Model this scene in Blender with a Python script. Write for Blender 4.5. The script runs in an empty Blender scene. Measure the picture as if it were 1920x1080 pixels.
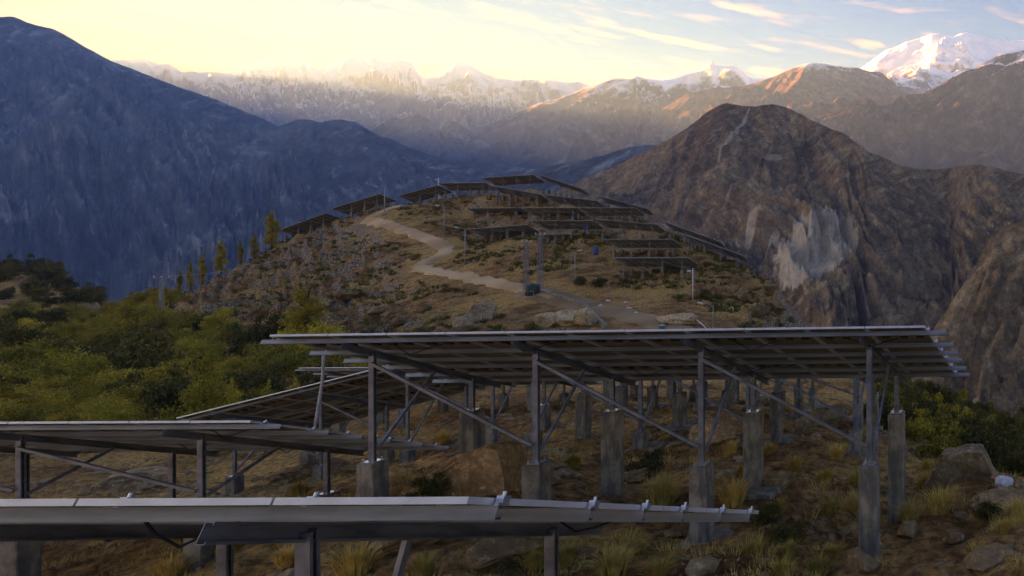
import bpy, bmesh, math, random
import numpy as np
from mathutils import Vector, Matrix, Quaternion

sc = bpy.context.scene
C = sc.collection
R = math.radians

# ------------------------------------------------------------------ camera
# a level wide-angle view with a shifted lens (the piers stay upright, the table rows stay level)
F, CX, CY = 1280.0, 1943.0, 385.0          # focal length and principal point, in photo pixels
cam_d = bpy.data.cameras.new('camera')
cam = bpy.data.objects.new('camera', cam_d); C.objects.link(cam)
cam.location = (0, 0, 0); cam.rotation_euler = (R(90), 0, 0)
cam_d.sensor_width = 36; cam_d.lens = 24.0
cam_d.shift_x = (960 - CX) / 1920; cam_d.shift_y = (CY - 540) / 1920
cam_d.clip_start = 0.1; cam_d.clip_end = 150000
sc.camera = cam

# ------------------------------------------------------------------ sky, sun, exposure
SUN_AZ, SUN_EL = R(-66), R(7.5)            # azimuth from +Y towards +X
sun_dir = Vector((math.sin(SUN_AZ) * math.cos(SUN_EL), math.cos(SUN_AZ) * math.cos(SUN_EL), math.sin(SUN_EL)))
world = bpy.data.worlds.new('World'); sc.world = world; world.use_nodes = True
SKY_STRENGTH, EXPOSURE, SUN_STRENGTH = 0.07, 3.3, 2.3
sun_d = bpy.data.lights.new('sun', 'SUN'); sun_d.energy = SUN_STRENGTH; sun_d.angle = R(0.5); sun_d.color = (1.0, 0.74, 0.46)
sun = bpy.data.objects.new('sun', sun_d); C.objects.link(sun)
sun.rotation_euler = (-sun_dir).to_track_quat('-Z', 'Y').to_euler()
sc.view_settings.view_transform = 'Standard'; sc.view_settings.look = 'None'
sc.view_settings.exposure = EXPOSURE; sc.view_settings.gamma = 1.0; sc.view_settings.use_curve_mapping = False
sc.view_settings.use_white_balance = True; sc.view_settings.white_balance_temperature = 11800; sc.view_settings.white_balance_tint = 48
sc.render.engine = 'CYCLES'
sc.cycles.use_denoising = True
sc.cycles.max_bounces = 6; sc.cycles.diffuse_bounces = 3; sc.cycles.glossy_bounces = 2
sc.cycles.transparent_max_bounces = 8; sc.cycles.volume_bounces = 1
sc.cycles.caustics_reflective = False; sc.cycles.caustics_refractive = False

def N(nt, typ, **kw):
    n = nt.nodes.new(typ)
    for k, v in kw.items(): setattr(n, k, v)
    return n
def L(nt, a, b): nt.links.new(a, b)
def val(nt, op, a, b=None, c=None, clamp=False):
    n = N(nt, 'ShaderNodeMath', operation=op); n.use_clamp = clamp
    for i, x in enumerate((a, b, c)):
        if x is None: continue
        if isinstance(x, (int, float)): n.inputs[i].default_value = x
        else: L(nt, x, n.inputs[i])
    return n.outputs[0]
def mixc(nt, fac, a, b, blend='MIX'):
    n = N(nt, 'ShaderNodeMix', data_type='RGBA', blend_type=blend)
    for i, x in ((0, fac), (6, a), (7, b)):
        if isinstance(x, (int, float)): n.inputs[i].default_value = x
        elif isinstance(x, (tuple, list)): n.inputs[i].default_value = (*x, 1.0)[:4]
        else: L(nt, x, n.inputs[i])
    return n.outputs[2]
def sstep(nt, x, lo, hi, a=0.0, b=1.0):
    n = N(nt, 'ShaderNodeMapRange', interpolation_type='SMOOTHSTEP')
    L(nt, x, n.inputs[0])
    for i, q in ((1, lo), (2, hi), (3, a), (4, b)): n.inputs[i].default_value = q
    return n.outputs[0]

def build_sky():
    nt = world.node_tree; nt.nodes.clear()
    out = N(nt, 'ShaderNodeOutputWorld'); bg = N(nt, 'ShaderNodeBackground')
    sky = N(nt, 'ShaderNodeTexSky', sky_type='NISHITA')
    sky.sun_disc = False; sky.sun_elevation = SUN_EL; sky.sun_rotation = SUN_AZ
    sky.altitude = 2500; sky.air_density = 1.0; sky.dust_density = 1.0; sky.ozone_density = 2.0
    tc = N(nt, 'ShaderNodeTexCoord')
    sep = N(nt, 'ShaderNodeSeparateXYZ'); L(nt, tc.outputs['Generated'], sep.inputs[0])
    az = val(nt, 'ARCTAN2', sep.outputs[0], sep.outputs[1])
    el = val(nt, 'ARCSINE', sep.outputs[2])
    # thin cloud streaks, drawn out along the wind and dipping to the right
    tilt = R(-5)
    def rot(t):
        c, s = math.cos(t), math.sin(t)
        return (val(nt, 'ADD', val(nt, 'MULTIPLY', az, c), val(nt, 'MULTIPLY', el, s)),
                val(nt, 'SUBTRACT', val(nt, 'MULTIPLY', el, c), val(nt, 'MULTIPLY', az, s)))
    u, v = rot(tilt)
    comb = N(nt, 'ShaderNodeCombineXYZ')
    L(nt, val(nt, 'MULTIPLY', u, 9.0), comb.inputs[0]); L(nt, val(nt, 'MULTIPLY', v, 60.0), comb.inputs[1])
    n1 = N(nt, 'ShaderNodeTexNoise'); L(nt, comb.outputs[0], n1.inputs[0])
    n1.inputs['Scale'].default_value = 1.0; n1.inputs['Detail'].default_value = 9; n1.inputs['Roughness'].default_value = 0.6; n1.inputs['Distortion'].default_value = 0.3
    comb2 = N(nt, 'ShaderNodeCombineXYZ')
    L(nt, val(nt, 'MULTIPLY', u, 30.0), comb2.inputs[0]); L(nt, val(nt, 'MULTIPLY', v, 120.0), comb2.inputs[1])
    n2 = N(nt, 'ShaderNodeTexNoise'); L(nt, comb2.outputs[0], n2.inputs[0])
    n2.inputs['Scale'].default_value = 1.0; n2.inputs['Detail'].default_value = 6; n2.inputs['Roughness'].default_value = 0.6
    wisps = sstep(nt, n1.outputs[0], 0.52, 0.80, 0, 0.60)  # streaks carried over the unseen sky too, added to warm the ambient light
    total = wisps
    # single clouds: photo position, half length and half thickness in pixels, slope, strength
    for (px, py, hl, ht, slope, k) in CLOUDS:
        a0 = math.atan2(px - CX, F); e0 = math.atan((CY - py) / F * math.cos(a0))
        sx = math.cos(a0) ** 2 / F; sy = math.cos(a0) / F
        du = val(nt, 'SUBTRACT', az, a0); dv = val(nt, 'SUBTRACT', el, e0)
        dv = val(nt, 'ADD', dv, val(nt, 'MULTIPLY', du, slope * sy / sx))
        q = val(nt, 'ADD', val(nt, 'POWER', val(nt, 'ABSOLUTE', val(nt, 'DIVIDE', du, hl * sx)), 2.0),
                val(nt, 'POWER', val(nt, 'ABSOLUTE', val(nt, 'DIVIDE', dv, ht * sy)), 2.0))
        q = val(nt, 'ADD', q, val(nt, 'MULTIPLY', val(nt, 'SUBTRACT', n2.outputs[0], 0.5), 3.4))
        total = val(nt, 'MAXIMUM', total, sstep(nt, q, 1.2, -0.3, 0, k))
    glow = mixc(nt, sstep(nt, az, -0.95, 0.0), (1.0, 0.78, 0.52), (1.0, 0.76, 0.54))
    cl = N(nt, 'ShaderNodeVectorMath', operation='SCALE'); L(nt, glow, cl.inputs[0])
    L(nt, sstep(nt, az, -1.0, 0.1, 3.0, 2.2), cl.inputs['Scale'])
    # the film's soft shoulder: the glare round the low sun is held back, hues are kept
    hs = N(nt, 'ShaderNodeHueSaturation'); hs.inputs['Saturation'].default_value = SKY_SAT; L(nt, sky.outputs[0], hs.inputs['Color'])
    bw = N(nt, 'ShaderNodeRGBToBW'); L(nt, hs.outputs[0], bw.inputs[0])
    k = val(nt, 'DIVIDE', SKY_GAIN, val(nt, 'ADD', 1.0, val(nt, 'MULTIPLY', bw.outputs[0], SKY_KNEE)))
    soft = N(nt, 'ShaderNodeVectorMath', operation='SCALE'); L(nt, hs.outputs[0], soft.inputs[0]); L(nt, k, soft.inputs['Scale'])
    dt = N(nt, 'ShaderNodeVectorMath', operation='DOT_PRODUCT'); L(nt, tc.outputs['Generated'], dt.inputs[0]); dt.inputs[1].default_value = sun_dir
    near_sun = val(nt, 'MULTIPLY', sstep(nt, dt.outputs['Value'], .68, .98), sstep(nt, el, .34, .06))              # the golden half of the sky round the hidden sun
    tintc = mixc(nt, near_sun, (.66, .80, 1.22), (1.40, .90, .60))
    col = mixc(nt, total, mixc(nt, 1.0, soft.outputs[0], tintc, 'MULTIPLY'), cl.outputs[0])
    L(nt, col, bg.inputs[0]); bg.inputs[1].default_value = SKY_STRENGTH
    L(nt, bg.outputs[0], out.inputs[0])
SKY_SAT, SKY_GAIN, SKY_KNEE = 1.85, 0.74, 0.85
CLOUDS = [(965, 33, 95, 12, .16, .8), (760, 10, 90, 10, .14, .75), (735, 35, 85, 11, .13, .7), (860, 52, 60, 7, .12, .6),
          (1270, 77, 110, 8, .10, .75), (1400, 18, 70, 8, .12, .55), (1620, 82, 40, 10, .1, .5), (1170, 128, 80, 9, .05, .55),
          (1430, 88, 35, 5, .1, .45), (200, 40, 150, 9, .10, .6), (480, 45, 160, 10, .08, .6), (330, 12, 120, 8, .1, .5),
          (1120, 62, 60, 6, .1, .4), (1440, 133, 40, 10, 0, .55), (1090, 76, 30, 5, .1, .35)]
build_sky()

# ------------------------------------------------------------------ helpers
def P(px, py, Y): return Vector(((px - CX) / F * Y, Y, (CY - py) / F * Y))
rng = np.random.RandomState(7)
_perm = np.arange(256); rng.shuffle(_perm); _perm = np.concatenate([_perm] * 3)
_ang = rng.rand(256) * 2 * math.pi
_gx, _gy = np.cos(_ang), np.sin(_ang)
def pn(x, y, seed=0):
    x = np.asarray(x, float) + seed * 17.31; y = np.asarray(y, float) - seed * 9.77
    xi = np.floor(x).astype(int); yi = np.floor(y).astype(int); xf = x - xi; yf = y - yi
    xi &= 255; yi &= 255
    u = xf ** 3 * (xf * (xf * 6 - 15) + 10); v = yf ** 3 * (yf * (yf * 6 - 15) + 10)
    def g(ix, iy, dx, dy):
        h = _perm[_perm[ix] + iy]
        return _gx[h] * dx + _gy[h] * dy
    a = g(xi, yi, xf, yf); b = g(xi + 1, yi, xf - 1, yf); c = g(xi, yi + 1, xf, yf - 1); d = g(xi + 1, yi + 1, xf - 1, yf - 1)
    return ((a + (b - a) * u) * (1 - v) + (c + (d - c) * u) * v) * 1.5
def fbm(x, y, o=5, seed=0, gain=.5):
    t = 0; a = 1.0
    for i in range(o):
        t = t + a * pn(x, y, seed + i); x = np.asarray(x) * 2.03; y = np.asarray(y) * 2.03; a *= gain
    return t
def ridged(x, y, o=5, seed=0, gain=.5):
    t = 0; a = 1.0; w = 1.0; tot = 0
    for i in range(o):
        s = 1 - np.abs(pn(x, y, seed + i)); s = s * s * w; w = np.clip(s * 1.6, 0, 1)
        t = t + a * s; tot += a; x = np.asarray(x) * 2.07; y = np.asarray(y) * 2.07; a *= gain
    return t / tot

def grid_mesh(name, V, nu, nv, mat, smooth=True):
    """V: (nu*nv,3) with index i*nv+j"""
    me = bpy.data.meshes.new(name)
    i, j = np.meshgrid(np.arange(nu - 1), np.arange(nv - 1), indexing='ij')
    a = (i * nv + j).ravel(); q = np.stack([a, a + nv, a + nv + 1, a + 1], 1)
    me.vertices.add(nu * nv); me.vertices.foreach_set('co', np.ascontiguousarray(V, np.float32).ravel())
    me.loops.add(q.size); me.loops.foreach_set('vertex_index', q.ravel().astype(np.int32))
    me.polygons.add(len(q)); me.polygons.foreach_set('loop_start', (np.arange(len(q)) * 4).astype(np.int32))
    me.polygons.foreach_set('loop_total', np.full(len(q), 4, np.int32))
    me.polygons.foreach_set('use_smooth', np.full(len(q), smooth))
    me.update(calc_edges=True); me.materials.append(mat)
    o = bpy.data.objects.new(name, me); C.objects.link(o)
    return o
def tag(o, label=None, cat=None, group=None, kind=None):
    if label: o['label'] = label
    if cat: o['category'] = cat
    if group: o['group'] = group
    if kind: o['kind'] = kind
    return o

# ------------------------------------------------------------------ materials
ALB = 2.0      # base-colour gain brightening ground, rock, concrete and leaves to offset dim light
def mat(name):
    m = bpy.data.materials.new(name); m.use_nodes = True
    nt = m.node_tree; b = nt.nodes['Principled BSDF']
    return m, nt, b
def noise(nt, scale, detail=5, rough=.55, coord='Object', dist=0.0, vec=None, sx=(1, 1, 1)):
    n = N(nt, 'ShaderNodeTexNoise')
    n.inputs['Scale'].default_value = scale; n.inputs['Detail'].default_value = detail
    n.inputs['Roughness'].default_value = rough; n.inputs['Distortion'].default_value = dist
    if vec is None:
        tc = N(nt, 'ShaderNodeTexCoord'); vec = tc.outputs[coord]
    if sx != (1, 1, 1):
        mp = N(nt, 'ShaderNodeMapping'); mp.inputs['Scale'].default_value = sx; L(nt, vec, mp.inputs[0]); vec = mp.outputs[0]
    L(nt, vec, n.inputs[0])
    return n.outputs[0]
def bump(nt, b, h, strength=.4, dist=.02):
    n = N(nt, 'ShaderNodeBump'); n.inputs['Strength'].default_value = strength; n.inputs['Distance'].default_value = dist
    L(nt, h, n.inputs['Height']); L(nt, n.outputs[0], b.inputs['Normal'])
def simple(name, c1, c2, scale, rough=.8, metal=0.0, bs=.3, bd=.01, lo=.35, hi=.65, spec=.5, coord='Object', sx=(1, 1, 1)):
    m, nt, b = mat(name)
    n = noise(nt, scale, coord=coord, sx=sx)
    L(nt, mixc(nt, sstep(nt, n, lo, hi), c1, c2), b.inputs['Base Color'])
    b.inputs['Roughness'].default_value = rough; b.inputs['Metallic'].default_value = metal
    b.inputs['Specular IOR Level'].default_value = spec
    if bs: bump(nt, b, noise(nt, scale * 3, coord=coord), bs, bd)
    return m
def ground_mat():
    m, nt, b = mat('hill_soil')
    geo = N(nt, 'ShaderNodeNewGeometry'); pos = geo.outputs['Position']
    sep = N(nt, 'ShaderNodeSeparateXYZ'); L(nt, geo.outputs['Normal'], sep.inputs[0])
    big = noise(nt, .09, 6, .6, vec=pos); mid = noise(nt, .55, 7, .65, vec=pos); fine = noise(nt, 4.5, 8, .7, vec=pos)
    col = mixc(nt, sstep(nt, mid, .38, .62), (.125, .046, .014), (.28, .120, .038))
    col = mixc(nt, sstep(nt, big, .42, .60), col, (.32, .155, .046))            # dry golden grass cover
    scrub = val(nt, 'MULTIPLY', sstep(nt, noise(nt, .8, 7, .7, vec=pos), .52, .60), sstep(nt, noise(nt, .13, 3, .5, vec=pos), .40, .55))
    col = mixc(nt, val(nt, 'MULTIPLY', scrub, .75), col, (.052, .038, .014))
    stone = sstep(nt, noise(nt, 2.2, 6, .7, vec=pos), .61, .68)
    steep = sstep(nt, sep.outputs[2], .93, .76)
    rock = mixc(nt, sstep(nt, fine, .35, .65), (.06, .043, .028), (.23, .170, .115))
    col = mixc(nt, val(nt, 'MAXIMUM', val(nt, 'MULTIPLY', stone, .55), val(nt, 'MULTIPLY', steep, .85)), col, rock)
    col = mixc(nt, .8, col, mixc(nt, sstep(nt, fine, .34, .66), (.3, .3, .3), (1.6, 1.6, 1.6)), 'MULTIPLY')
    L(nt, mixc(nt, 1.0, col, (ALB, ALB, ALB), 'MULTIPLY'), b.inputs['Base Color']); b.inputs['Roughness'].default_value = .95; b.inputs['Specular IOR Level'].default_value = .15
    h = val(nt, 'ADD', val(nt, 'MULTIPLY', noise(nt, 1.6, 8, .65, vec=pos), 1.0), val(nt, 'MULTIPLY', noise(nt, 12, 6, .7, vec=pos), .18))
    bump(nt, b, h, 1.0, .4)
    return m
def mountain_mat(name, c1, c2, c3, scale, snow=None, rough_snow=300., streak=None, bd=12., scar=None):
    """rock colours by noise; snow = (height where it starts, height where it is full)"""
    m, nt, b = mat(name)
    geo = N(nt, 'ShaderNodeNewGeometry'); pos = geo.outputs['Position']
    sepn = N(nt, 'ShaderNodeSeparateXYZ'); L(nt, geo.outputs['Normal'], sepn.inputs[0])
    sepp = N(nt, 'ShaderNodeSeparateXYZ'); L(nt, pos, sepp.inputs[0])
    a = noise(nt, 1 / scale, 8, .62, vec=pos); f = noise(nt, 11 / scale, 9, .74, vec=pos)
    g = noise(nt, 2.6 / scale, 8, .65, vec=pos, sx=(1, 1, .35))
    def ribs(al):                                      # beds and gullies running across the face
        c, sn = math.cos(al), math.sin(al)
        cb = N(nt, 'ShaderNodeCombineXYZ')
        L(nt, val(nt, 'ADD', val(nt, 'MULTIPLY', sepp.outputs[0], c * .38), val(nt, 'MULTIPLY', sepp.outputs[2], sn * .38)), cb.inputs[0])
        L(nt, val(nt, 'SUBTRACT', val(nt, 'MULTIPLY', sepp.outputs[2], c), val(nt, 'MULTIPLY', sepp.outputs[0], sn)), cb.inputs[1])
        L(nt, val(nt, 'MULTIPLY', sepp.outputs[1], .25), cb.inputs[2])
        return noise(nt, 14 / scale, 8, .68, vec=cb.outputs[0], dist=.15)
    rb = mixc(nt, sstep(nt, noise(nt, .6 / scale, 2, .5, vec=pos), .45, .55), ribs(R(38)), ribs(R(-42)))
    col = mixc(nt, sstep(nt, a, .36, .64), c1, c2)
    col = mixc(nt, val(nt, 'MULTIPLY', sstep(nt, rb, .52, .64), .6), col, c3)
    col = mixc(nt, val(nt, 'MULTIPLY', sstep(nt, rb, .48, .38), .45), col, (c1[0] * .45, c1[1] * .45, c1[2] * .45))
    f2 = noise(nt, 34 / scale, 6, .75, vec=pos)
    col = mixc(nt, .6, col, mixc(nt, sstep(nt, f, .34, .66), (.4, .4, .4), (1.6, 1.6, 1.6)), 'MULTIPLY')
    col = mixc(nt, .45, col, mixc(nt, sstep(nt, f2, .36, .64), (.45, .45, .45), (1.6, 1.6, 1.6)), 'MULTIPLY')
    if scar:                                           # bare pale landslide scars, patches of their own colour
        for (c, rad, dens) in scar:
            d = N(nt, 'ShaderNodeVectorMath', operation='SUBTRACT'); L(nt, pos, d.inputs[0]); d.inputs[1].default_value = c
            s = N(nt, 'ShaderNodeVectorMath', operation='DIVIDE'); L(nt, d.outputs[0], s.inputs[0]); s.inputs[1].default_value = rad
            ln = N(nt, 'ShaderNodeVectorMath', operation='LENGTH'); L(nt, s.outputs[0], ln.inputs[0])
            q = val(nt, 'ADD', ln.outputs['Value'], val(nt, 'MULTIPLY', val(nt, 'SUBTRACT', noise(nt, 6 / scale, 7, .7, vec=pos, sx=(1.3, .6, .6)), .5), 1.3))
            k = val(nt, 'MULTIPLY', sstep(nt, q, 1.02, .85), dens)
            col = mixc(nt, k, col, mixc(nt, sstep(nt, f, .35, .65), (.26, .19, .12), (.42, .32, .22)))
    if snow:
        hh = val(nt, 'ADD', sepp.outputs[2], val(nt, 'MULTIPLY', val(nt, 'SUBTRACT', f, .5), rough_snow * 2))
        hh = val(nt, 'ADD', hh, val(nt, 'MULTIPLY', val(nt, 'SUBTRACT', sepn.outputs[2], .72), rough_snow * 2.5))
        k = sstep(nt, hh, snow[0], snow[1])
        col = mixc(nt, k, col, (.80, .82, .85))
    L(nt, mixc(nt, 1.0, col, (ALB, ALB, ALB), 'MULTIPLY'), b.inputs['Base Color']); b.inputs['Roughness'].default_value = .95; b.inputs['Specular IOR Level'].default_value = .1
    bump(nt, b, val(nt, 'ADD', val(nt, 'ADD', noise(nt, 5 / scale, 9, .7, vec=pos), val(nt, 'MULTIPLY', f, .4)), rb), .8, bd)
    return m

def dust_mat(name, a, b_):
    m, nt, b = mat(name); geo = N(nt, 'ShaderNodeNewGeometry'); pos = geo.outputs['Position']
    col = mixc(nt, sstep(nt, noise(nt, .12, 4, .6, vec=pos), .35, .65), a, b_)
    col = mixc(nt, .35, col, mixc(nt, sstep(nt, noise(nt, 9, 4, .7, vec=pos), .35, .65), (.5, .5, .5), (1.4, 1.4, 1.4)), 'MULTIPLY')
    L(nt, mixc(nt, 1.0, col, (ALB, ALB, ALB), 'MULTIPLY'), b.inputs['Base Color']); b.inputs['Roughness'].default_value = .95; b.inputs['Specular IOR Level'].default_value = .1
    bump(nt, b, noise(nt, 14, 4, .6, vec=pos), .15, .01)
    return m

# ------------------------------------------------------------------ the near ground: our ridge, the saddle and the hill
TB = []      # tables on the hill, filled first because the ground has to meet their piers
def GZ(px, Z, Y): return (px, CY - Z / Y * F, Y)
GP = [GZ(p, -4.6, 3) for p in (-500, 300, 1100, 1700, 2500)] + [GZ(p, -4.4, 1.2) for p in (-500, 1000, 2500)]
GP += [GZ(-400, -5.9, 6), GZ(300, -5.4, 6), GZ(900, -5.1, 6), GZ(1500, -5.1, 6), GZ(1950, -5.0, 6), GZ(2400, -5.2, 6)]
GP += [GZ(-300, -6.8, 9), GZ(100, -6.1, 9), GZ(600, -5.6, 9), GZ(1000, -5.5, 9), GZ(1400, -5.5, 9), GZ(1900, -5.3, 9), GZ(2300, -5.6, 9)]
GP += [GZ(-300, -7.4, 11.9), GZ(88, -6.6, 11.9), GZ(400, -6.1, 11.9), GZ(712, -5.35, 11.9), GZ(1018, -5.5, 11.9), GZ(1330, -5.75, 11.9),
       (1635, 1042, 11.9), GZ(1800, -5.9, 11.9), GZ(1920, -5.7, 11.9), GZ(2200, -6.0, 11.9)]
GP += [(905, 856, 14.1), (1050, 900, 14.1), (1160, 930, 14.1), (1416, 908, 14.1), (1550, 930, 14.1), (1675, 972, 14.1), (1800, 900, 15), (1900, 912, 15), (2100, 935, 15),
       GZ(600, -6.1, 15), GZ(300, -7.0, 15), GZ(0, -7.6, 15), GZ(-300, -8.2, 15)]
GP += [(1207, 848, 18.4), (1008, 850, 18.4), (1606, 853, 18.4), (1800, 880, 18), (1900, 900, 19), (1420, 850, 18.4), (592, 908, 22.7), (790, 882, 22.7), (440, 930, 22.7), (300, 960, 18), (0, 960, 18), (-300, 960, 18), (600, 925, 18), (760, 880, 17)]
GP += [(1108, 824, 20.7), (1286, 797, 20.7), (1464, 825, 20.7), (900, 850, 21), (1640, 850, 20.7), (300, 935, 24), (0, 940, 24), (840, 835, 25)]
GP += [(1241, 764, 27.5), (1370, 766, 27.5), (1510, 783, 27.5), (1000, 795, 27), (800, 825, 27), (1640, 800, 27), (600, 855, 28)]
GP += [(1542, 767, 33.5), (1432, 757, 33.5), (1322, 752, 33.5), (1212, 747, 33.5), (1000, 750, 34), (800, 765, 34), (1650, 775, 34)]
GP += [(1200, 716, 50), (1000, 716, 50), (800, 730, 50), (1450, 716, 50), (1590, 725, 50), (1200, 664, 62), (900, 668, 62), (1400, 664, 62), (1550, 690, 66)]
# right-hand slope below the ridge
GP += [(1700, 742, 50), (1800, 775, 45), (1920, 835, 35), (1750, 868, 25), (1900, 910, 23), (2100, 930, 28), (1700, 800, 70), (1800, 850, 75), (1950, 900, 60),
       (2300, 1050, 40), (1620, 760, 80), (2500, 1000, 15), (2500, 1100, 25), (1850, 960, 120), (2100, 1100, 120), (2400, 1200, 90)]
# yard and lower hill
GP += [(1200, 614, 76), (1300, 608, 78), (1400, 606, 84), (1000, 618, 77), (1100, 590, 84), (1200, 575, 87), (1080, 572, 90), (1000, 550, 96), (1300, 570, 90),
       (900, 600, 84), (1040, 603, 82), (930, 533, 102), (860, 517, 107), (800, 506, 109.5), (780, 497, 112), (815, 484, 116), (838, 464, 121), (800, 448, 126),
       (730, 423, 133), (690, 405, 138), (735, 383, 143), (770, 380, 146), (900, 480, 113), (950, 505, 106), (900, 560, 95), (800, 560, 97), (800, 618, 82), (700, 618, 88), (700, 520, 112),
       (600, 600, 95), (600, 520, 118), (650, 455, 130), (500, 545, 118), (420, 572, 114), (620, 412, 146), (560, 437, 145), (530, 452, 143), (500, 472, 140), (420, 514, 132),
       (350, 548, 124), (290, 602, 112), (520, 600, 102), (430, 615, 100), (870, 440, 128), (850, 400, 142), (1060, 500, 105), (1140, 520, 102), (1230, 530, 100), (1240, 545, 97)]
# right edge of the hill and the drop behind it
GP += [(1240, 428, 126), (1320, 462, 119), (1400, 500, 112), (1450, 530, 107), (1485, 562, 103), (1495, 610, 98), (1400, 540, 103), (1330, 545, 97), (1440, 600, 93),
       (1560, 720, 108), (1540, 640, 104), (1600, 860, 125), (1300, 500, 135), (1400, 560, 135), (1500, 700, 130), (1700, 900, 180)]
# behind the crest
GP += [(700, 440, 175), (1000, 420, 185), (1200, 480, 165), (850, 430, 185), (600, 470, 168), (500, 520, 165), (420, 580, 155), (350, 620, 150),
       (1000, 800, 300), (600, 850, 300), (1300, 900, 250), (300, 850, 300), (1700, 1000, 300), (2200, 1300, 300), (-400, 850, 420), (0, 850, 420), (600, 1000, 420), (1200, 1000, 420), (2400, 1300, 420)]
# ravine on the left and the wooded headland beyond it
GP += [(0, 850, 34), (-300, 870, 34), (200, 850, 36), (400, 830, 38), (600, 790, 42), (700, 760, 46), (0, 760, 55), (200, 740, 56), (400, 730, 58), (600, 690, 62), (750, 680, 62), (-300, 770, 55),
       (100, 680, 80), (250, 670, 80), (400, 668, 78), (550, 655, 78), (-200, 690, 80), (100, 640, 110), (200, 640, 112), (0, 625, 120), (-200, 630, 120), (250, 610, 125),
       (40, 600, 160), (120, 604, 150), (180, 608, 150), (-200, 600, 170), (0, 560, 200), (100, 565, 200), (175, 580, 190), (0, 505, 235), (60, 503, 235), (120, 518, 232), (175, 545, 225), (-200, 490, 240),
       (215, 600, 190), (230, 640, 170), (260, 660, 200), (230, 680, 240), (300, 700, 250), (0, 600, 290), (150, 660, 290), (-300, 560, 300)]
HILL = [  # label, left and right end of the upper edge in the photo, posts
    ('lowest solar table on the hill, on tall piers beside the white pole', (1150, 483), (1290, 482)),
    ('hill solar table right of the upper blue barrel, just above the lowest one', (1134, 448), (1261, 448)),
    ('hill solar table directly behind the twin lattice poles and above a blue barrel', (1013, 439), (1128, 438)),
    ('slightly turned hill solar table left of the twin lattice poles', (877, 429), (988, 421)),
    ('hill solar table in the third row up, with a blue barrel standing below its middle', (994, 413), (1111, 413)),
    ('hill solar table sinking to the right at the end of the third row up', (1115, 410), (1232, 420)),
    ('leftmost of three solar tables in the long level row across the hill', (874, 390), (975, 389)),
    ('middle one of three solar tables in the long level row across the hill', (977, 389), (1082, 389)),
    ('rightmost of three solar tables in the long level row across the hill', (1084, 389), (1191, 389)),
    ('solar table behind the white mast left of the hilltop', (821, 343), (911, 342)),
    ('topmost level solar table on the hill crest', (904, 333), (1000, 327)),
    ('solar table sloping down to the right from the very top of the hill', (1008, 326), (1092, 354)),
    ('sloping solar table just below the hilltop on its left half', (918, 347), (1014, 364)),
    ('sloping solar table just below the hilltop on its right half', (1017, 364), (1120, 376)),
    ('solar table on the right skyline of the hill above the level row', (1120, 366), (1214, 391)),
    ('rear one of two long solar tables running down the right edge of the hill', (1243, 414), (1351, 453)),
    ('front one of two long solar tables running down the right edge of the hill', (1277, 437), (1393, 478)),
    ('solar table on the left skyline between the road top and the white mast', (745, 367), (820, 347)),
    ('solar table on the left skyline beside the top of the dirt road', (620, 391), (711, 363)),
    ('lowest solar table on the left skyline beside the tallest poplar', (520, 432), (610, 399))]
for lab, a, b_ in HILL:
    w = math.hypot(b_[0] - a[0], b_[1] - a[1]); Y = min(11.0 * F / w, 152)
    n = 11 if w > 88 else 9
    TB.append((lab, P(*a, Y), P(*b_, Y), n))
    for q in (P(*a, Y), P(*b_, Y)):
        for s, drop in (((0.7, 3.5), (3.0, 3.2)) if 'lowest solar table on the hill' in lab else ((0.7, 2.85), (3.0, 2.7))):
            Yq = q.y + s; Zq = q.z - drop
            GP.append((CX + q.x / Yq * F, CY - Zq / Yq * F, Yq))
gp = np.array(GP, float)
ga, gb, gv = (gp[:, 0] - CX) / F, np.log(gp[:, 2]), (CY - gp[:, 1]) / F
KB = .55
def _d(a, b): return np.sqrt((a[:, None] - ga[None]) ** 2 + (KB * (b[:, None] - gb[None])) ** 2)
_K = _d(ga, gb); n_ = len(ga)
_A = np.zeros((n_ + 3, n_ + 3)); _A[:n_, :n_] = -_K + np.eye(n_) * .004
_A[:n_, n_] = 1; _A[:n_, n_ + 1] = ga; _A[:n_, n_ + 2] = gb; _A[n_:, :n_] = _A[:n_, n_:].T
_w = np.linalg.solve(_A, np.concatenate([gv, [0, 0, 0]]))
A0, A1, B0, B1 = (-560 - CX) / F, (2560 - CX) / F, math.log(1.2), math.log(420)
NA, NB = 420, 420
_aa, _bb = np.linspace(A0, A1, NA), np.linspace(B0, B1, NB)
_G = np.zeros((NA, NB))
for i in range(NA):
    a = np.full(NB, _aa[i]); _G[i] = -_d(a, _bb) @ _w[:n_] + _w[n_] + _w[n_ + 1] * a + _w[n_ + 2] * _bb
def _blur(g, r):
    k = np.exp(-.5 * (np.arange(-3 * r, 3 * r + 1) / r) ** 2); k /= k.sum()
    for ax in (0, 1):
        pad = [(0, 0), (0, 0)]; pad[ax] = (3 * r, 3 * r)
        gg = np.pad(g, pad, 'edge'); g = np.apply_along_axis(lambda m: np.convolve(m, k, 'valid'), ax, gg)
    return g
_G = _blur(_G, 2)
ROAD = [(752, 374, 146), (715, 392, 141), (690, 404, 138), (705, 413, 135.5), (735, 424, 132.5), (775, 437, 128.5), (812, 450, 124.5), (834, 462, 121), (832, 473, 118), (815, 484, 115.5),
        (793, 492, 113), (790, 499, 111), (815, 507, 109), (860, 516, 106.5), (900, 524, 103.5), (945, 535, 100.5), (1000, 549, 96), (1040, 560, 93)]
YARD = [(985, 545, 97), (1040, 558, 93), (1100, 574, 89), (1160, 590, 84), (1230, 606, 78.5), (1330, 640, 70)]
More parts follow.
